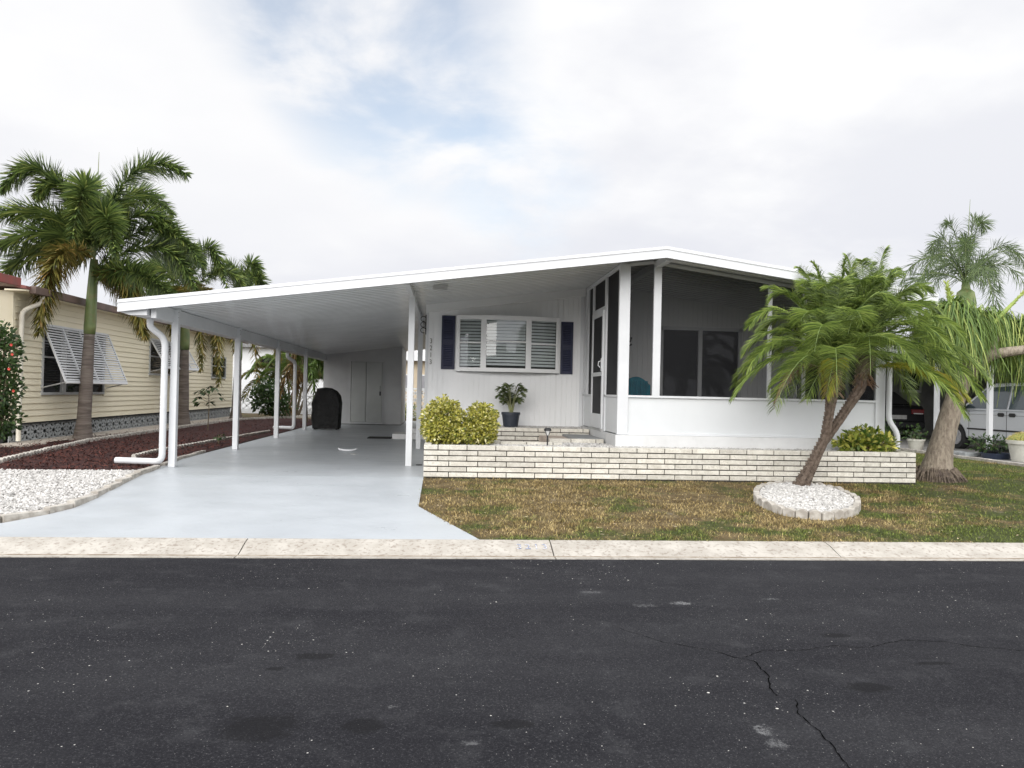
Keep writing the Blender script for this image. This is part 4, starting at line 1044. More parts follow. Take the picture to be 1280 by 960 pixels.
for p, q in (((8.05,11.7,2.6),(7.93,11.7,3.15)), ((8.75,11.75,2.5),(9.22,11.7,3.02)), ((8.1,11.7,2.65),(8.0,11.72,2.98))):
    P = Vector(p); Q = Vector(q); rs = MB(); ST_.append(rs); rs.tube([P, P.lerp(Q,.5), Q], [.028,.032,.014], 7)
    n3 = 140; t = rng.uniform(.1,1,n3)[:,None]; B = np.array(P)*(1-t)+np.array(Q)*t; a = rng.uniform(0,6.28,n3)
    D = unit(np.array(Q-P)[None]+np.stack([np.cos(a),np.sin(a),0*a],1)*.35); blades(g1, B, D, unit(np.cross(D, rng.normal(size=(n3,3)))), .10, .018, .2, 2, .95)
for c_ in ((9.4,11.68,2.14),(9.42,11.68,2.42)): pass
rb.tube([(9.38,11.36,2.12),(9.6,11.5,2.22),(9.6,11.8,2.5)], [.07,.065,.05], 10); rb.tube([(9.38,11.36,2.12),(9.9,11.5,2.5)], [.07,.05], 10); rb.tube([(8.55,11.55,1.98),(9.05,11.9,2.55)], [.05,.05], 8)
cr = g1.build('crown', M['leaf_pony'], pp); [q.build('flower_stalk', pm('lime_stalk', (.30,.38,.08), (.22,.30,.06), 6, .6), cr) for q in ST_]; rb.build('branch', M['trunk_pony'], pp)

# queen palm behind
qp = thing('queen_palm', (17.7,25,0), 'tall slender queen palm with feathery drooping fronds behind the neighbouring carport', 'palm tree')
palm_trunk([(17.75,25,-.05),(17.7,25,2.0),(17.66,25,4.3)], [.17,.14,.12], M['trunk_fox'], 'trunk', qp, n=12)
b = MB(); b.tube([(17.66,25,4.25),(17.65,25,4.9),(17.64,25,5.5)], [.15,.17,.10], 12, bump=.1)
b.build('crownshaft', M['shaft'], qp, smooth=True)
g1, rb = MB(), MB()
crown((17.63,25,5.3), 18, 3.0, 1.45, .0, .58, .024, 50, 4, 5, g1, rb, 'fox', droopf=.95, rr=.022)
for i in range(120):
    a = random.uniform(0,6.28); rb.tube([(17.64,25,5.2),(17.64+.25*math.cos(a),25+.25*math.sin(a),5.0),(17.64+.33*math.cos(a),25+.33*math.sin(a),random.uniform(3.9,4.6))],[.022,.018,.010],4)
rb.tube([(17.63,25,5.4),(17.75,25,8.2)], [.03,.005], 6)
cr = g1.build('crown', M['leaf_queen'], qp); rb.build('frond_stalk', M['shaft'], cr)

# hibiscus at the left edge
hb = thing('hibiscus', (-7.75,14.0,0), 'dark green hibiscus with small red flowers at the front corner of the cream house', 'shrub')
bl = [(-7.66,14.0,1.70,.30,.40,.5),(-7.68,14.0,1.15,.33,.42,.5),(-7.62,14.0,.6,.28,.36,.35),(-7.73,14.0,2.0,.25,.3,.25)]
b = MB(); bush(b, bl, 2600, .085, .045, .15, .7); b.build('foliage', M['leaf_green'], hb)
b = MB(); stems(b, (-7.75,14.0), bl, 0, .02); b.build('branches', M['stem'], hb)
for p in ((-7.36,13.75,1.86),(-7.34,13.75,1.70),(-7.36,13.7,1.45),(-7.6,13.62,2.1),(-7.33,13.8,1.08)):
    b = MB()
    for k in range(5):
        a = k*1.257; d = np.array([[math.cos(a),-.4,math.sin(a)]]); blades(b, [p], unit(d), unit(np.cross(d,[[0,1,0.]])), .03, .026, .1, 3, .5)
    b.build('flower', M['flower'], hb)

def sapling(name, base, h, n, label, ls=.16, lw=.06, spread=.25, mat='leaf_green', lean=0, cat='plant', zs=.35, group=None):
    t = thing(name, base, label, cat, group); b, s = MB(), MB(); B = Vector(base)
    top = B+Vector((lean,0,h)); s.tube([B-Vector((0,0,.02)), B.lerp(top,.5)+Vector((.02,0,0)), top], [.016,.012,.006], 6)
    for i in range(n):
        f = zs+(1-zs)*random.random(); p = B.lerp(top, f); a = random.uniform(0,6.28); r = spread*random.uniform(.3,1)
        q = p+Vector((r*math.cos(a), r*math.sin(a), .1)); s.tube([p,(p+q)/2+Vector((0,0,.03)),q], [.006,.005,.003], 4)
        for _ in range(5):
            a2 = a+random.uniform(-1.3,1.3); D = np.array([[math.cos(a2), math.sin(a2), random.uniform(-.5,.3)]]); D = unit(D)
            blades(b, [tuple(q)], D, unit(np.cross(D, [[0,0,1.]])+rng.normal(size=(1,3))*.2), ls*random.uniform(.7,1.2), lw, .35, 3, random.random())
    b.build('foliage', M[mat], t); s.build('stem', M['stem'], t); return t
sapling('young_tree', (-6.55,22.0,0), 1.15, 16, 'spindly young plant in the mulch between the cream house and the second carport post', .17, .07, .35, zs=.55)
sapling('young_tree', (-7.65,13.9,0), .62, 7, 'small leafy sprout in the mulch at the corner of the breeze block skirt', .12, .05, .2)
sapling('young_tree', (-4.78,16.8,0), .12, 12, 'tiny green seedling in the mulch behind the first carport post', .08, .03, .12)
make_bush('garden_shrub', [(-7.0,31.5,.75,.75,.6,.6),(-6.5,31.4,.5,.5,.5,.45),(-7.2,31.8,1.1,.5,.5,.5)], (-6.9,31.5), 1500, .17, .08, 'dark green shrub behind the farthest foxtail palm', 'shrub', 'leaf_green', 0, shell=.8)
# airy clump plant behind
cp = thing('clumping_palm', (-6.7,34.5,0), 'many stemmed clumping palm with arching fronds beyond the end of the mulch bed', 'palm tree')
g1, rb, st_ = MB(), MB(), MB(); g2 = MB()
for i in range(6):
    a = i*1.05; bx, by = -6.7+.25*math.cos(a), 34.5+.25*math.sin(a); tx, ty, tz = -6.7+.9*math.cos(a), 34.5+.9*math.sin(a), 1.6+.35*(i % 3)
    st_.tube([(bx,by,-.03),((bx+tx)/2,(by+ty)/2,tz*.6),(tx,ty,tz)], [.06,.05,.04], 7)
    crown((tx,ty,tz), 8, 1.5, 1.2, -.3, .42, .05, 22, 4, i, g1 if i % 3 else g2, rb, 'pin', droopf=.6)
st_.build('stem', M['stem'], cp); cr = g1.build('crown', leafmat('lime_palm_leaf', (.06,.11,.025), (.2,.27,.06)), cp); g2.build('yellowed_frond', M['leaf_foxy'], cr); rb.build('frond_stalk', M['shaft'], cr)
g = 'arching'
cp = thing('areca_palm', (-4.95,28.0,0), 'dense reddish and green palm clump just behind the last carport post', 'palm tree')
g1, g2, rb = MB(), MB(), MB()
for a, m_2, tz, gg in ((.2,.5,1.9,g1),(1.3,.6,2.3,g1),(2.4,.4,2.0,g1),(3.6,.5,1.6,g2),(4.5,.6,1.2,g2),(5.4,.5,1.5,g1),(0.9,.3,2.5,g1),(5.9,.3,2.3,g1),(3.1,.3,2.4,g2)):
    frond(gg, rb, (-5.05,28.0,1.4), (-5.05+m_2*.8*math.cos(a),28+m_2*math.sin(a),tz+.45), (-5.05+m_2*1.7*math.cos(a),28+m_2*1.7*math.sin(a),tz-.75), 30, 6, .38, .04, 'fox', droop=.4)
rb.tube([(-4.95,28,-.03),(-5.05,28,1.45)], [.08,.07], 8)
cr = g1.build('crown', leafmat('bright_palm_leaf', (.07,.13,.03), (.2,.3,.07)), cp); g2.build('reddened_frond', leafmat('red_leaf', (.10,.05,.03),(.22,.15,.05)), cr); rb.build('stem', M['stem'], cp)

# potted palm on the tier
pt = thing('potted_palm', (1.21,14.38,.575), 'small parlour palm in a charcoal pot on the brick tier below the bow window', 'potted plant')
b = MB(); px, py, pz = 1.21, 14.38, .585
b.lathe((px,py,pz), [(.115,0),(.135,.02),(.165,.235),(.178,.24),(.178,.285),(.165,.285),(.16,.25),(.02,.245)], 24); b.build('pot', M['pot'], pt, smooth=True, auto=35)
g1, rb = MB(), MB(); r_ = random.Random(4)
for i in range(26):
    a = r_.uniform(0,6.28); l = r_.uniform(.18,.42); h = r_.uniform(.22,.60); p0 = (px+r_.uniform(-.03,.03), py+r_.uniform(-.03,.03), pz+.24)
    frond(g1, rb, p0, (px+l*.35*math.cos(a), py+l*.35*math.sin(a), pz+.27+h*.75), (px+l*.72*math.cos(a), py+l*.72*math.sin(a), pz+.22+h*.9), 34, 3, .14, .009, 'pin', bare=.38, val=(.0,1), droop=.12, rr=.006)
g1.build('fronds', leafmat('parlour_leaf', (.05,.09,.03), (.13,.17,.05), (.22,.24,.12)), pt); rb.build('stem', pm('pale_stem', (.28,.30,.12), (.2,.2,.1), 9, .6), pt)

# ------------------------------------------------------------------ carport contents
sh = thing('storage_shed', (-2.9,27,0), 'grey white utility shed with double doors at the back of the carport', 'shed')
b = MB(); sx0, sx1 = -4.22, -1.56
def shed_front(b, x0, x1, z0f, z1f): siding_wall(b, x0, x1, 27.0, z0f, z1f, .20, .006, .004, .05)
shed_front(b, sx0, -3.28, .04, lambda x: zu(x)-.025); shed_front(b, -2.20, sx1, .04, lambda x: zu(x)-.025)
x = -3.28
b.add([(-3.28,27.0,2.20),(-2.20,27.0,2.20),(-2.20,27.0,zu(-2.2)-.025),(-3.28,27.0,zu(-3.28)-.025)], [(0,1,2,3)])
b.box(sx1-.05, sx1, 27.051, 29.9, .04, zu(sx1)-.03); b.box(sx0, sx0+.05, 27.051, 29.9, .04, zu(sx0)-.03); b.box(sx0+.05, sx1-.05, 29.85, 29.9, .04, zu(sx0)-.03)
b.build('wall', pm('shed_wall', (.66,.67,.68), (.60,.61,.62), 1.5, .55), sh)
for y0, y1 in ((-3.27,-2.76),(-2.75,-2.21)):
    b = MB(); b.box(y0, y1, 26.975, 27.03, .10, 2.18); b.box(y0+.03, y1-.03, 26.966, 26.975, .13, 2.15)
    dd = b.build('door', pm('shed_door', (.60,.62,.61), (.56,.58,.57), 2, .5), sh, bevel=.004)
    if y0 < -3: pass
    else:
        h_ = MB(); h_.box(-2.30,-2.25,26.93,26.966,1.02,1.16); h_.tube([(-2.28,26.95,1.16),(-2.28,26.94,1.36)], .006, 6); h_.build('handle', M['black'], dd)
b = MB(); b.box(-3.31,-3.28,26.96,27.0,.06,2.22); b.box(-2.20,-2.17,26.96,27.0,.06,2.22); b.box(-3.28,-2.20,26.96,27.0,2.185,2.22); b.box(-3.31,-2.17,26.9,27.0,.04,.095); b.build('door_frame', M['white'], sh)
b = MB(); b.box(sx0-.02, sx1+.02, 26.98, 29.9, -.01, .038); b.build('sill', M['step'], sh)

gc = thing('covered_grill', (-3.55,23.7,0), 'barbecue grill under a fitted black cover beside the last carport post', 'grill')
b = MB(); bm = bmesh.new()
prof = [(-.42,.03),(-.45,.35),(-.44,.70),(-.46,.78),(-.30,1.22),(-.10,1.25),(.12,1.24),(.28,1.16),(.38,1.02),(.42,.80),(.41,.45),(.39,.03)]
N_ = 9; v = []; f = []
for j in range(N_):
    t = j/(N_-1); y_ = 23.4+.56*t; s = 1-.10*abs(2*t-1)**3; rnd = [random.uniform(-.012,.012) for _ in prof]
    v += [(-3.56+p*s+e, y_+random.uniform(-.01,.01), .0+q*(1-.05*abs(2*t-1)**3)+ (e if q > .3 else 0)) for (p, q), e in zip(prof, rnd)]
K_ = len(prof)
for j in range(N_-1): f += [(j*K_+i, j*K_+(i+1) % K_, (j+1)*K_+(i+1) % K_, (j+1)*K_+i) for i in range(K_)]
f += [tuple(range(K_-1,-1,-1)), tuple((N_-1)*K_+i for i in range(K_))]
b.add(v, f); o = b.build('cover', M['cover'], gc, smooth=True, auto=50)
for sx in (-3.9,-3.25):
    for yy in (23.5,23.85): b = MB(); b.tube([(sx,yy,.0),(sx,yy,.12)], .03, 8); b.build('leg', M['black'], gc)
b = MB(); b.box(-1.95,-1.36,19.6,20.15,.002,.022)
for i in range(12): b.box(-1.93+i*.048,-1.91+i*.048,19.62,20.13,.022,.027)
tag(b.build('doormat', M['rubber']), 'flat black doormat on the carport slab beside the side step', 'doormat')
st2 = thing('side_step', (-.9,20.3,0), 'low white concrete side step beside the doormat', 'step')
b = MB(); b.box(-1.33,-.42,19.6,20.5,0,.13); b.box(-.98,-.42,19.75,20.35,.13,.27); b.build('step_block', M['concrete_white'], st2, bevel=.01)
b = MB(); b.tube([(-2.12,15.72,.05),(-2.08,15.55,.035),(-1.98,15.53,.02),(-1.86,15.54,.02),(-1.78,15.58,.035),(-1.75,15.74,.05)], .020, 8)
tag(b.build('handle_bar', M['white'], smooth=True), 'small white bent pipe lying on the carport floor', 'pipe')
b = MB(); b.lathe((-1.72,14.9,.0), [(.07,0),(.07,.006),(.0,.007)], 16); tag(b.build('floor_drain', M['metal_grey']), 'small round grey drain cover set in the carport slab', 'drain cover')
b = MB(); b.lathe((-.42,12.9,.0), [(.06,0),(.05,.012),(.0,.014)], 14); tag(b.build('cleanout_cap', M['black']), 'small dark cap in the slab beside the right front post', 'pipe cap')

# ------------------------------------------------------------------ left neighbour
nb = thing('neighbour_house', (-8.4,20,0), 'cream lap sided mobile home with grey breeze block skirting and open awning shutters', 'house')
NX, NY0, NY1 = -8.4, 15.7, 31.2
b = MB()
holes = [(16.8,19.75,.98,2.40),(22.6,25.4,1.50,2.46),(28.4,30.2,1.5,2.3)]
z = .42; LZ = .127
while z < 3.0:
    z1 = min(z+LZ, 3.02); segs = [(NY0, NY1)]
    for h in holes:
        if z1 > h[2] and z < h[3]-.02:
            ns = []
            for a, c in segs:
                if h[0] >= c or h[1] <= a: ns.append((a,c))
                else:
                    if h[0] > a: ns.append((a,h[0]))
                    if h[1] < c: ns.append((h[1],c))
            segs = ns
    for a, c in segs:
        b.add([(NX+.022,a,z),(NX+.022,c,z),(NX-.004,c,z1),(NX-.004,a,z1),(NX-.02,a,z),(NX-.02,c,z),(NX-.02,c,z1),(NX-.02,a,z1)], [(0,1,2,3),(0,4,5,1),(0,3,7,4),(1,5,6,2),(7,6,5,4)])
    z = z1
b.box(NX-6, NX-.02, NY0+.02, NY0+.06, .42, 3.0); b.box(NX-6, NX-.02, NY1-.06, NY1-.02, .42, 3.0); b.box(NX-.05,NX-.021,NY0+.02,NY1-.02,.42,.97)
b.build('wall', M['beige'], nb)
b = MB(); b.box(NX-.002,NX+.024,NY0-.03,NY0+.05,.42,3.0); b.build('corner_trim', M['beige'], nb, bevel=.004)
b = MB(); b.box(NX-.20,NX-.14,NY0+.05,NY1,.0,.42); b.box(NX-.06,NX+.02,NY0+.05,NY1,.385,.42); b.build('skirt_backing', M['dark'], nb)
b = MB(); y = NY0+.05; BW = .375; bx = NX-.03
while y < NY1-.1:
    y1, z0, z1 = y+BW, .045, .383; cy_, cz_ = (y+y1)/2, (z0+z1)/2
    for p, q in (((y+.01,z0),(y+.01,z1)),((y,z0+.01),(y1,z0+.01)),((y,z1-.01),(y1,z1-.01))): b.bar((bx,p[0],p[1]),(bx,q[0],q[1]),.05,.02, up=(1,0,0))
    for k in range(8):
        a = k*math.pi/4+math.pi/8*0; e = (BW/2-.005) if k % 2 == 0 else .225
        q = (bx, cy_+e*math.cos(a), cz_+min(e,.165 if k % 2 == 0 else .225)*math.sin(a)*(.74 if k % 2 else 1)); b.bar((bx,cy_,cz_), q, .05, .022, up=(1,0,0))
    y = y1
b.build('skirt', M['block'], nb)
# roof with fascia and gutter
ez = 3.0
b = MB(); b.prism([(NX+.42,ez),(NX+.42,ez+.06),(-12,ez+.75),(-16,ez+.05),(-16,ez),(-12,ez+.65)], 1, NY0-.35, NY1+.3); b.build('roof', M['darkred'], nb)
b = MB(); b.box(NX+.40,NX+.52,NY0-.2,NY1+.3,ez-.07,ez+.075); b.build('fascia', M['brownfascia'], nb, bevel=.01)
b = MB(); b.box(NX,NX+.40,NY0-.3,NY1+.25,ez-.03,ez); b.build('soffit', M['beige'], nb)
b = MB(); b.box(NX-3,NX+.62,NY0-2.6,NY0-.9,ez-.03,ez+.13); b.build('porch_roof', M['red'], nb, bevel=.01)
spout([(NX+.42,NY0+.25,ez-.07),(NX+.42,NY0+.25,ez-.2),(NX+.12,NY0+.1,ez-.38),(NX+.12,NY0+.1,.08)], .045, mat=pm('cream_spout', (.70,.66,.55), (.62,.58,.48), 4, .5), parent=nb)
b = MB(); b.box(NX+.26,NX+.33,NY0-1.25,NY0-1.18,0,ez-.03); b.build('porch_post', M['white'], nb, bevel=.006)
def nwindow(y0, y1, z0, z1, mull):
    b = MB(); x0, x1 = NX-.02, NX+.035
    b.box(x0,x1,y0,y0+.06,z0,z1); b.box(x0,x1,y1-.06,y1,z0,z1); b.box(x0,x1,y0+.06,y1-.06,z0,z0+.055); b.box(x0,x1,y0+.06,y1-.06,z1-.055,z1)
    for mm, w in mull: b.box(x0,x1,mm-w/2,mm+w/2,z0+.055,z1-.055)
    zc = z0+(z1-z0)*.55; b.box(x0,x1-.01,y0+.06,y1-.06,zc-.018,zc+.018)
    w_ = b.build('window', pm('grey_window_frame', (.55,.56,.55), (.5,.51,.5), 3, .5), nb)
    b = MB(); b.add([(NX,y0+.03,z0+.02),(NX,y1-.03,z0+.02),(NX,y1-.03,z1-.02),(NX,y0+.03,z1-.02)], [(0,1,2,3)]); b.build('pane', M['darkglass'], w_)
nwindow(16.8,19.75,.97,2.42,[(17.72,.20),(18.95,.14)]); nwindow(22.6,25.4,1.50,2.48,[(23.75,.16)]); nwindow(28.4,30.2,1.5,2.32,[])
def awning(y0, y1, zt0, zb, out, panels):
    b = MB(); top = lambda y: Vector((NX+.04,y,zt0)); bot = lambda y: Vector((NX+out,y,zb)); Wd = y1-y0
    nrm = (bot(0)-top(0)).cross(Vector((0,1,0))).normalized()
    for i in range(panels+1):
        y = y0+Wd*i/panels; b.bar(top(y), bot(y), .05, .03, up=(0,1,0)) if False else b.bar(top(y), bot(y), .05 if i in (0,panels) else .04, .03, up=nrm)
    b.bar(top(y0),top(y1),.05,.03,up=nrm); b.bar(bot(y0),bot(y1),.06,.035,up=nrm)
    n_s = int((bot(0)-top(0)).length/.058)
    for k in range(1, n_s):
        t = k/n_s; c_ = top((y0+y1)/2).lerp(bot((y0+y1)/2), t); dd_ = (bot(0)-top(0)).normalized()
        b.obox(c_, (0,Wd/2,0), tuple((dd_*.9+nrm*.42).normalized()*.023), tuple((dd_*.42-nrm*.9).normalized()*.003))
    s_ = b.build('awning_shutter', M['white'], nb)
    b = MB(); b.tube([(NX+.03,y0+.0,zb-.13),tuple(bot(y0+.03))],.014,6); b.build('brace', M['metal_grey'], s_); b = MB(); b.tube([(NX+.03,y1,zb-.13),tuple(bot(y1-.03))],.014,6); b.build('brace', M['metal_grey'], s_)
awning(16.78,19.85,2.43,1.25,.52,4); awning(22.6,25.5,2.52,1.72,.5,4)

# ------------------------------------------------------------------ right neighbour, carport, vehicles, pots
o = sheet([(11.55,13.2),(22,13.2),(22,30),(11.55,30)], .004, 'neighbour_slab', pm('old_slab', (.30,.29,.27), (.22,.21,.2), 2, .9, bump=.2)); tag(o, kind='structure')
edging('slab_edging', [(11.5,13.0),(11.5,21.5)], .6, .10, .05, M['scallop'], 'pale concrete edging between the lawn and the neighbouring carport')
rn = thing('neighbour_carport', (15,20,0), 'shaded grey mobile home and open carport with white posts right of the lawn', 'carport')
b = MB(); b.prism([(11.9,2.52),(11.9,2.60),(22.5,3.25),(22.5,3.17)], 1, 15.2, 30); b.build('roof', M['roof'], rn)
b = MB(); b.bar((11.9,15.15,2.52),(22.5,15.15,3.17),.05,.16); b.box(11.84,11.9,15.15,30,2.44,2.61); b.build('fascia', M['white'], rn)
for y_ in (16.9,18.85,24.3): 
    b = MB(); b.box(12.55,12.65,y_,y_+.1,0,2.5); b.build('post', M['white'], rn, bevel=.005)
b = MB(); b.box(16.4,16.5,16.9,17.0,0,2.7); b.build('post', M['white'], rn, bevel=.005)
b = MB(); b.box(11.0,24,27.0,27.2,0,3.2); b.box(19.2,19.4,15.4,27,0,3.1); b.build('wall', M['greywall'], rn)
b = MB(); b.box(16.55,17.35,26.93,26.999,1.55,2.5); f_ = b.build('window', M['metal_grey'], rn); b = MB(); b.box(16.65,17.25,26.90,26.929,1.65,2.4); b.build('pane', M['darkglass'], f_)

def wheel(cx, cy, r, w, axis, parent, name='wheel'):
    def ring(prof, mat, nm, par):
        b = MB(); n = 28; v = []
        for rr_, o_2 in prof:
            for k in range(n):
                a = 2*math.pi*k/n; 
                v.append((cx+rr_*math.cos(a), cy+o_2, r+rr_*math.sin(a)) if axis == 'y' else (cx+o_2, cy+rr_*math.cos(a), r+rr_*math.sin(a)))
        m_3 = len(prof); f = [(i*n+k, i*n+(k+1) % n, (i+1)*n+(k+1) % n, (i+1)*n+k) for i in range(m_3-1) for k in range(n)]
        f += [tuple(range(n)), tuple((m_3-1)*n+k for k in range(n-1,-1,-1))]
        b.add(v, f); return b, nm, mat, par
    b, *_ = ring([(r*.6,-w/2),(r*.93,-w/2),(r,-w/2+.03),(r,w/2-.03),(r*.93,w/2),(r*.6,w/2)], None, None, None)
    wh = b.build(name, M['rubber'], parent, smooth=True, auto=40)
    b, *_ = ring([(r*.62,-w/2-.004),(r*.60,-w/2-.010),(r*.52,-w/2+.01),(r*.2,-w/2-.012),(.01,-w/2-.014)], None, None, None)
    for k in range(8):
        a = k*math.pi/4
        if axis == 'y': b.bar((cx+.1*r*math.cos(a), cy-w/2-.008, r+.1*r*math.sin(a)), (cx+.56*r*math.cos(a), cy-w/2-.008, r+.56*r*math.sin(a)), .012, r*.14, up=(math.sin(a),0,-math.cos(a)))
        else: b.bar((cx-w/2-.008, cy+.1*r*math.cos(a), r+.1*r*math.sin(a)), (cx-w/2-.008, cy+.56*r*math.cos(a), r+.56*r*math.sin(a)), .012, r*.14, up=(0,math.sin(a),-math.cos(a)))
    b.build('rim', M['chrome'], wh)

def arch(cx, r, zc, n=10): return [(cx-r*math.cos(math.pi*i/n), zc+r*math.sin(math.pi*i/n)) for i in range(n+1)]
# silver minivan, side-on, nose to the left
vy, vx = 20.6, 13.05                                # centre line y, nose x
van = thing('minivan', (15.1,vy,0), 'silver minivan parked nose in under the neighbouring carport, black door handles and side moulding', 'van')
prof = [(.10,.35),(.02,.50),(.05,.72),(.30,.86),(1.05,1.02),(1.18,1.06)] + [(4.62,1.06),(4.68,.60),(4.62,.35)] + [(4.15,.30)] + arch(3.78,-.37,.30)[0:0]
bot = [(4.62,.33)] + [(p,q) for p,q in reversed(arch(3.95,.37,.31))] + [(p,q) for p,q in reversed(arch(.95,.37,.31))] + [(.14,.30)]
side = [(.10,.35),(.02,.50),(.05,.72),(.30,.87),(1.02,1.03)] + [(4.64,1.05),(4.70,.60)] + bot
b = MB(); b.prism([(vx+p,q) for p,q in side], 1, vy-.92, vy+.92); body = b.build('body', M['silver'], van, bevel=.05)
b = MB()
gl = [(.98,1.03),(1.90,1.66),(2.2,1.74),(4.25,1.74),(4.55,1.60),(4.66,1.04)]
def cabin(b, prof, ins, x0, yc, hw):
    n = len(prof); top = max(q for _, q in prof); lo = min(q for _, q in prof); v = []
    for s in (-1,1):
        for p, q in prof: v.append((x0+p, yc+s*(hw-ins*(q-lo)/(top-lo)), q))
    b.add(v, [tuple(range(n)), tuple(range(2*n-1,n-1,-1))]+[(i,i+n,(i+1) % n+n,(i+1) % n) for i in range(n)])
cabin(b, gl, .16, vx, vy, .90); b.build('cabin', M['silver'], van, bevel=.03)
b = MB()
def sidepane(pts, x0, yc, hw, ins, lo, top, s=-1, off=.012):
    v = [(x0+p, yc+s*(hw-ins*(q-lo)/(top-lo)+off), q) for p, q in pts]; b.add(v, [tuple(range(len(v)))])
for pts in ([(1.22,1.09),(1.98,1.62),(2.76,1.66),(2.76,1.09)], [(2.84,1.09),(2.84,1.66),(3.90,1.66),(3.90,1.09)], [(3.98,1.09),(3.98,1.66),(4.22,1.66),(4.45,1.10)]): 
    for s in (-1,1): sidepane(pts, vx, vy, .90, .16, 1.03, 1.74, s)
b.add([(vx+1.00,vy-.80,1.07),(vx+1.00,vy+.80,1.07),(vx+1.86,vy+.72,1.655),(vx+1.86,vy-.72,1.655)], [(0,1,2,3)])
b.build('window', M['glass'] if False else pm('car_glass', (.06,.085,.095), (.05,.07,.08), 2, .05, spec=.8), van)
for hx in (2.62,3.00):
    b = MB(); b.prism([(vx+hx-.11,.955),(vx+hx-.08,.905),(vx+hx+.08,.905),(vx+hx+.11,.955),(vx+hx+.08,1.0),(vx+hx-.08,1.0)], 1, vy-.945, vy-.918); b.build('door_handle', M['black'], van, bevel=.008)
b = MB(); b.box(vx+1.40,vx+3.30,vy-.94,vy-.919,.545,.585); b.build('side_moulding', M['black'], van, bevel=.006)
b = MB(); b.box(vx+.35,vx+4.6,vy-.924,vy-.919,.935,.942); 
for xx in (1.45,2.80,3.97): b.box(vx+xx,vx+xx+.01,vy-.924,vy-.919,.36,1.04)
b.build('door_seam', M['black'], van)
b = MB(); b.prism([(vx+1.22,1.06),(vx+1.16,1.12),(vx+1.20,1.22),(vx+1.36,1.22),(vx+1.36,1.06)], 1, vy-1.10, vy-.93); b.build('mirror', M['black'], van, bevel=.02)
b = MB()
for cxx in (.95,3.95): b.prism([(vx+p,q) for p,q in arch(cxx,.365,.31)], 1, vy-.90, vy+.90)
b.build('wheel_well', M['dark'], van)
for cxx in (.95,3.95):
    for s in (-1,1): wheel(vx+cxx, vy+s*.80, .325, .22, 'y', van)
b = MB(); b.prism([(vx+.03,.60),(vx+.01,.72),(vx+.30,.84),(vx+.34,.70)], 1, vy-.93, vy-.60); b.build('headlight', M['lamp_glass'], van)

van.rotation_euler.z = -math.pi/2; van.location = (14.47, 18.4, 0)      # parked nose-in, its side towards the lawn
# dark sedan, rear towards us
cx0, cyr = 14.3, 23.4
car = thing('sedan', (cx0,cyr+2.3,0), 'black sedan seen from the rear in the dark between the porch and the ponytail palm', 'car')
b = MB(); sd_ = [(.0,.45),(-.05,.60),(.02,1.0),(.10,1.10),(.95,1.12)] + [(3.5,1.02),(4.5,.85),(4.62,.5)] + [(4.5,.28)] + [(p,q) for p,q in reversed(arch(3.75,.36,.30))] + [(p,q) for p,q in reversed(arch(.95,.36,.30))] + [(.1,.28)]
b.prism([(cyr+p,q) for p,q in sd_], 0, cx0-.90, cx0+.90); b.build('body', M['blackcar'], car, bevel=.06)
b = MB(); cb = [(.42,1.10),(1.15,1.52),(1.6,1.58),(2.5,1.55),(3.35,1.05)]; n = len(cb); v = []
for s in (-1,1): v += [(cx0+s*(.80-.2*(q-1.05)/.53), cyr+p, q) for p, q in cb]
b.add(v, [tuple(range(n)), tuple(range(2*n-1,n-1,-1))]+[(i,i+n,(i+1) % n+n,(i+1) % n) for i in range(n)]); b.build('cabin', M['blackcar'], car, bevel=.04)
b = MB(); b.add([(cx0-.68,cyr+.47,1.14),(cx0+.68,cyr+.47,1.14),(cx0+.56,cyr+1.10,1.50),(cx0-.56,cyr+1.10,1.50)], [(0,1,2,3)]); b.build('rear_window', pm('car_glass_dark', (.02,.022,.025), (.02,.02,.02), 2, .05, spec=.8), car)
for s in (-1,1):
    b = MB(); a, c_ = sorted((cx0+s*.45, cx0+s*.86)); b.box(a, c_, cyr-.045, cyr+.04, .82, .98); tl = b.build('tail_light', M['taillight'], car, bevel=.02)
    b = MB(); b.box(a+.05, c_-.05, cyr-.062, cyr-.047, .83, .86); b.build('reversing_lens', M['lamp_glass'], tl)
b = MB(); b.box(cx0-.86,cx0+.86,cyr-.10,cyr+.08,.36,.60); b.build('bumper', M['blackcar'], car, bevel=.04)
b = MB(); b.box(cx0-.26,cx0+.26,cyr-.075,cyr-.055,.66,.79); b.build('licence_plate', M['metal_grey'], car)
for yy in (.95,3.75):
    for s in (-1,1): wheel(cx0+s*.79, cyr+yy, .32, .2, 'x', car)

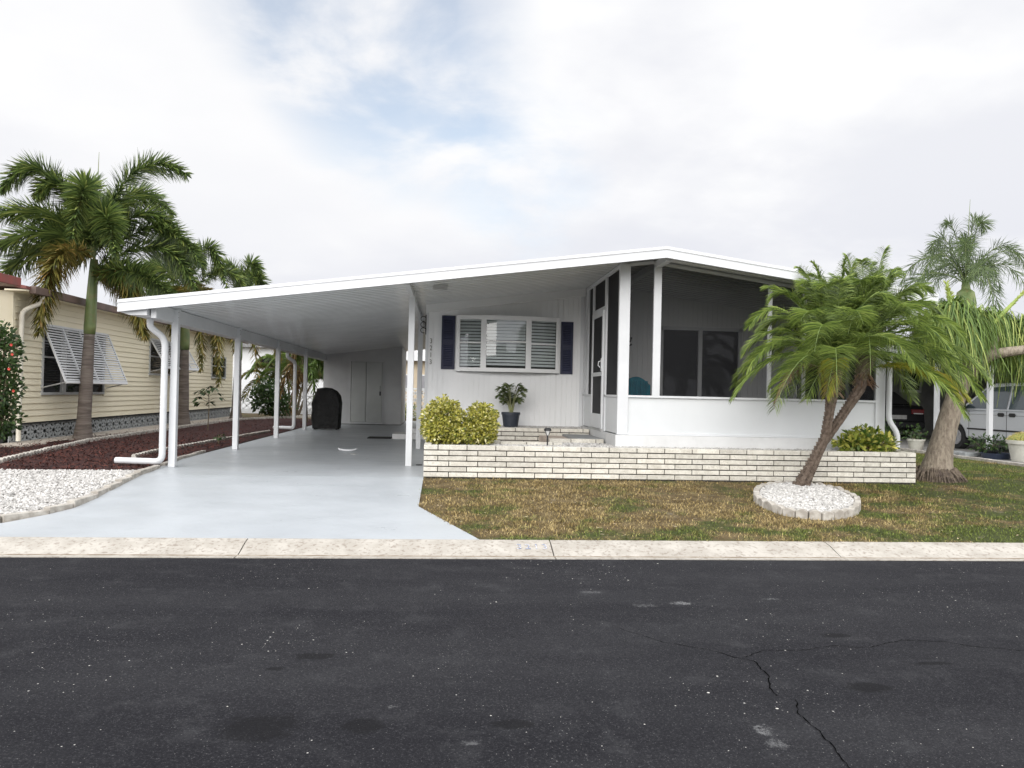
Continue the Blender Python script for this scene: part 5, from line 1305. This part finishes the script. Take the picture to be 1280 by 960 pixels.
def pot(x, y, r, h, mat, plant, label, cat='potted plant', group=None, z=0):
    t = thing('potted_plant', (x,y,z), label, cat, group)
    b = MB(); b.lathe((x,y,z), [(r*.68,0),(r*.72,.01),(r*.92,h*.82),(r,h*.83),(r*1.02,h),(r*.93,h),(r*.90,h*.9),(.01,h*.88)], 22); b.build('pot', mat, t, smooth=True, auto=35)
    b, s = MB(), MB()
    if plant == 'cactus':
        n = 26; v=[]; f=[]; m_4 = 9
        for j in range(m_4):
            a = math.pi/2*j/(m_4-1); rr_ = r*.98*math.cos(a)
            for k in range(n*2):
                an = math.pi*k/n; q = rr_*(1 if k % 2 else .86); v.append((x+q*math.cos(an), y+q*math.sin(an), z+h*.9+r*.55*math.sin(a)))
        K=2*n; f=[(j*K+k,j*K+(k+1) % K,(j+1)*K+(k+1) % K,(j+1)*K+k) for j in range(m_4-1) for k in range(K)]
        b.add(v,f)
        n5 = 700; a = rng.uniform(0,6.28,n5); e = rng.uniform(.1,1.5,n5); d = np.stack([np.cos(a)*np.cos(e),np.sin(a)*np.cos(e),np.sin(e)],1)
        s_2 = MB(); blades(s_2, d*np.array([r*.95,r*.95,r*.54])+np.array([x,y,z+h*.9]), d, unit(np.cross(d,rng.normal(size=(n5,3)))), .045, .005, 0, 2, .8)
        b.build('cactus', M['cactus'], t); s_2.build('spines', pm('straw_spines', (.6,.5,.2), (.45,.36,.12), 9, .7), t)
    else:
        n, hh, sp, mt = plant
        bush(b, [(x,y,z+h+hh*.4,sp,sp,hh*.6)], n, .10, .04, z+h*.8, .9); stems(s, (x,y), [(x,y,z+h+hh*.3,sp,sp,hh*.5)], z+h*.7, .008)
        b.build('foliage', M[mt], t); s.build('stem', M['stem'], t)
    return t
pot(11.80,18.5,.21,.29,M['cream_pot'],(120,.35,.26,'leaf_green'),'cream flower pot with a sparse plant beside the porch downspout')
pot(12.36,15.5,.37,.46,M['cream_pot'],'cactus','large ribbed barrel cactus in a tall cream pot at the right edge')
pot(11.95,17.9,.15,.17,M['terra'],(60,.14,.14,'leaf_green'),'small terracotta pot left of the slim carport post')
pot(12.22,18.15,.16,.19,M['terra'],(60,.12,.14,'leaf_green'),'terracotta pot close behind the ponytail palm trunk')
pot(12.25,16.5,.20,.18,M['black'],(240,.35,.38,'leaf_green'),'low dark pot of leafy flowers in front of the minivan wheel')
pot(11.35,18.9,.20,.26,pm('brown_pot',(.2,.15,.12),(.15,.11,.09),8,.8),(170,.5,.28,'leaf_green'),'brown tub with leggy greenery next to the porch corner')
for (x_, y_, l_) in ((12.0,17.3,'loose grey paver behind the ponytail palm trunk'),(12.05,16.85,'grey paver in front of the minivan wheel by the white carport post'),(12.05,14.6,'loose grey paver nearer the street than the barrel cactus pot')):
    b = MB(); b.box(x_-.20,x_+.20,y_-.14,y_+.10,.005,.09); tag(b.build('paver', M['block'], bevel=.01), l_, 'paver', 'loose pavers along the neighbouring slab')
b = MB(); b.lathe((12.2,16.2,0), [(.26,0),(.3,.10),(.31,.13),(.28,.13),(.25,.05),(.01,.05)], 20); tag(b.build('plastic_basin', pm('navy_basin',(.02,.03,.06),(.03,.04,.07),5,.4), smooth=True, auto=35), 'shallow dark blue basin on the neighbouring slab by the post', 'basin')

# ------------------------------------------------------------------ far backdrop seen past the carport
bh = thing('white_house', (-9,42,0), 'plain white house far behind the carport beyond the lattice block fence', 'house')
b = MB(); b.box(-14,-3.4,40,48,0,3.35); b.build('wall', M['whitehouse'], bh)
b = MB(); b.prism([(-14.5,3.3),(-8.7,4.3),(-3.0,3.3),(-3.0,3.2),(-14.5,3.2)], 1, 39.5, 48.5); b.build('roof', M['asph_far'], bh)
b = MB(); b.box(-6.55,-6.15,39.93,39.999,1.7,2.5); b.build('window', M['darkglass'], bh); b = MB(); b.box(-9.4,-8.2,39.93,39.999,2.3,2.75); b.build('window', M['darkglass'], bh)
bf = thing('lattice_fence', (-8,36.5,0), 'low white lattice block fence in front of the far white house', 'fence')
b = MB(); y = 36.5; x = -12.0
b.box(-12,-4.4,y-.03,y+.03,.0,.2)
while x < -4.5:
    for p, q in (((x,.2),(x+.3,.5)),((x+.3,.2),(x,.5)),((x,.5),(x+.3,.8)),((x+.3,.5),(x,.8))): b.bar((x_:=p[0],y,p[1]),(q[0],y,q[1]),.05,.05,up=(0,1,0))
    x += .3
b.box(-12,-4.4,y-.04,y+.04,.8,.86); b.build('lattice', M['whitehouse'], bf)
th = thing('tan_house', (0,40,0), 'tan house with a white fascia glimpsed between the shed and the home', 'house')
b = MB(); b.box(-3.0,4,38,46,0,2.9); b.build('wall', M['tan'], th)
b = MB(); b.box(-3.2,4.2,37.4,37.55,2.65,3.2); b.build('fascia', M['whitehouse'], th)
b = MB(); b.prism([(-3.3,3.2),(.5,3.9),(4.3,3.2),(4.3,3.1),(-3.3,3.1)], 1, 37.56, 46.5); b.build('roof', M['asph_far'], th)
for x_ in (-2.25,-1.35):
    b = MB(); b.box(x_,x_+.55,37.93,37.999,1.2,2.0); f_ = b.build('window', M['whitehouse'], th); b = MB(); b.box(x_+.06,x_+.49,37.90,37.929,1.26,1.94); b.build('pane', pm('grey_pane', (.3,.3,.32), (.26,.26,.28), 3, .2), f_)
b = MB(); x = -2.4; y = 34
while x < -.9:
    for z_ in (.35,.65,.95):
        for p, q in (((x,z_),(x+.3,z_+.3)),((x+.3,z_),(x,z_+.3))): b.bar((p[0],y,p[1]),(q[0],y,q[1]),.05,.06,up=(0,1,0))
    x += .3
b.box(-2.4,-.9,y-.04,y+.04,.0,.34); b.box(-2.4,-.9,y-.04,y+.04,1.26,1.32)
tag(b.build('block_screen', M['whitehouse']), 'white pierced block screen seen in the gap right of the shed', 'block screen')
make_bush('yellow_shrub', [(-1.9,32.5,.35,.45,.4,.38),(-1.35,32.6,.3,.35,.35,.3)], (-1.7,32.5), 500, .12, .05, 'small yellow green shrub in the gap between shed and home', 'shrub', 'leaf_crotong', 0)

def blob_tree(name, base, h, r, label, mat='leaf_green', n=5200, ls=.32):
    t = thing(name, base, label, 'tree', 'trees far behind the houses'); x, y, z = base; b = MB(); r_ = random.Random(int(x*7+y)); bl = []
    for i in range(13):
        a = r_.uniform(0,6.28); d = r*math.sqrt(r_.random())*.75; zz = h*.45+h*.5*r_.random(); bl.append((x+d*math.cos(a), y+d*math.sin(a), z+zz, r*r_.uniform(.28,.45), r*r_.uniform(.28,.45), h*r_.uniform(.10,.17)))
    bush(b, bl, n, ls, ls*.45, None, .8); b.build('crown', M[mat], t)
    b = MB(); b.tube([(x,y,z-.05),(x,y,z+h*.3),(x+.1,y,z+h*.6)], [.22,.17,.1], 9)
    for q in bl[:7]: b.tube([(x,y,z+h*.3),((x+q[0])/2,(y+q[1])/2,z+h*.45),q[:3]], [.1,.06,.03], 6)
    b.build('trunk', M['stem'], t)
blob_tree('broadleaf_tree', (-12.5,50,0), 4.6, 3.0, 'round green tree over the far white house, left of the carport')
blob_tree('broadleaf_tree', (-1.5,52,0), 4.4, 2.6, 'green tree behind the tan house')
blob_tree('broadleaf_tree', (24,36,0), 4.6, 3.2, 'green tree behind the neighbouring carport at the right edge')
# across the street, behind the camera: what the porch glass can mirror
ah = thing('street_house', (2,-18,0), 'low pale house across the street behind the camera', 'house')
b = MB(); b.box(-7,9,-24,-17,-.26,2.9); b.build('wall', M['whitehouse'], ah); b = MB(); b.prism([(-7.5,2.9),(1,4.2),(9.5,2.9),(9.5,2.8),(-7.5,2.8)], 1, -24.5, -16.4); b.build('roof', M['asph_far'], ah)
for x_ in (-4.5,0,4.5):
    b = MB(); b.box(x_,x_+1.6,-17,-16.95,.9,2.2); b.build('window', M['darkglass'], ah)
blob_tree('broadleaf_tree', (10,-14,-.26), 5.5, 2.6, 'leafy tree across the street on the right, behind the camera')
blob_tree('broadleaf_tree', (-9,-13,-.26), 6, 2.8, 'leafy tree across the street on the left, behind the camera')

# ------------------------------------------------------------------ sky, sun, camera
w = bpy.data.worlds.new('World'); scene.world = w; w.use_nodes = True; t = NT(w)
SUN_EL, SUN_AZ = math.radians(19), math.radians(196)      # azimuth clockwise from +Y: behind and slightly left of the camera
out = t.n('ShaderNodeOutputWorld'); bg1 = t.n('ShaderNodeBackground'); bg2 = t.n('ShaderNodeBackground')
sky = t.n('ShaderNodeTexSky', sky_type='NISHITA'); sky.sun_disc = False; sky.sun_elevation = SUN_EL; sky.sun_rotation = SUN_AZ
t.l(sky.outputs[0], bg1.inputs[0]); bg1.inputs[1].default_value = .15
tc = t.n('ShaderNodeTexCoord').outputs['Generated']
nz = t.n('ShaderNodeVectorMath', operation='NORMALIZE'); t.l(tc, nz.inputs[0]); d_ = nz.outputs[0]
sp = t.n('ShaderNodeSeparateXYZ'); t.l(d_, sp.inputs[0])
dn_ = t.math('ADD', t.math('MAXIMUM', sp.outputs[2], 0), .22)
cb_ = t.n('ShaderNodeCombineXYZ'); t.l(t.math('DIVIDE', sp.outputs[0], dn_), cb_.inputs[0]); t.l(t.math('DIVIDE', sp.outputs[1], dn_), cb_.inputs[1]); pv = cb_.outputs[0]
big = t.noise(pv, .8, 6, .55, .1); fine = t.noise(pv, 2.1, 7, .52, .1)
n_all = t.math('ADD', t.math('MULTIPLY', big, .6), t.math('MULTIPLY', fine, .4))
def lobe(dx, dy, dz, c0, c1):
    dp_ = t.n('ShaderNodeVectorMath', operation='DOT_PRODUCT'); t.l(d_, dp_.inputs[0]); dp_.inputs[1].default_value = (dx,dy,dz)
    return t.ramp(dp_.outputs['Value'], c0, c1)
white, grey = (.95,.95,.955), (.79,.80,.845)
cl = t.mix(t.ramp(n_all, .40, .60), grey, white)
cl = t.mix(t.math('MULTIPLY', lobe(-.233,.910,.344,.93,.995), .75), cl, (.91,.91,.92))       # bright cloud bank on the left
cl = t.mix(t.math('MULTIPLY', t.ramp(sp.outputs[2], .30, .02), .55), cl, (.66,.68,.76))      # greyer towards the horizon
cl = t.mix(t.math('MULTIPLY', t.ramp(fine, .52, .72), .35), cl, (.93,.93,.935))
t.l(cl, bg2.inputs[0])
# brightness added to the unseen sky behind and overhead, to light the roofed walls
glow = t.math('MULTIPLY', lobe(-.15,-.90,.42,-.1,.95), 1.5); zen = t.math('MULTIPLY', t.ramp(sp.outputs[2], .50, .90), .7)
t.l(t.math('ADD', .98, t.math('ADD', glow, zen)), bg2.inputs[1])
gap = t.math('ADD', lobe(-.065,.919,.388,.982,1.0), t.math('ADD', lobe(-.147,.875,.461,.985,1.0), t.math('MULTIPLY', lobe(.085,.955,.272,.988,1.0), .8)))
gapn = t.math('MULTIPLY', t.math('MINIMUM', gap, 1.0), t.ramp(t.noise(pv, 2.2, 7, .55, .2), .36, .60))
mxs = t.n('ShaderNodeMixShader'); t.l(t.math('SUBTRACT', 1.0, t.math('MULTIPLY', gapn, .58)), mxs.inputs[0])
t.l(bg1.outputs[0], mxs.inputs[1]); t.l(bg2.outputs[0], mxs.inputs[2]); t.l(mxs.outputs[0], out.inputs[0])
sun = bpy.data.lights.new('sun', 'SUN'); sun.energy = 1.4; sun.angle = math.radians(36); sun.color = (1,.96,.90)
so = bpy.data.objects.new('sun', sun); COL.objects.link(so)
sd_dir = Vector((math.sin(SUN_AZ)*math.cos(SUN_EL), math.cos(SUN_AZ)*math.cos(SUN_EL), math.sin(SUN_EL)))
so.rotation_euler = sd_dir.to_track_quat('Z', 'Y').to_euler(); so.location = (0,-10,20)

cam = bpy.data.cameras.new('camera'); co = bpy.data.objects.new('camera', cam); COL.objects.link(co)
TH, PT_, RO = math.radians(4.85), math.radians(.585), math.radians(1.27)
f_ = Vector((math.sin(TH)*math.cos(PT_), math.cos(TH)*math.cos(PT_), math.sin(PT_)))
r0 = Vector((math.cos(TH), -math.sin(TH), 0)); u0 = r0.cross(f_)
r_v = r0*math.cos(RO)+u0*math.sin(RO); u_v = -r0*math.sin(RO)+u0*math.cos(RO)
mt = Matrix((r_v, u_v, -f_)).transposed().to_4x4(); mt.translation = (0,0,1.25)
co.matrix_world = mt
cam.sensor_fit = 'HORIZONTAL'; cam.sensor_width = 36; cam.lens = 965/1280*36; cam.clip_end = 2000; cam.clip_start = .05
scene.camera = co
vs = scene.view_settings; vs.view_transform = 'Standard'; vs.look = 'None'; vs.gamma = 1; vs.exposure = .15; vs.use_curve_mapping = False
scene.cycles.transparent_max_bounces = 24
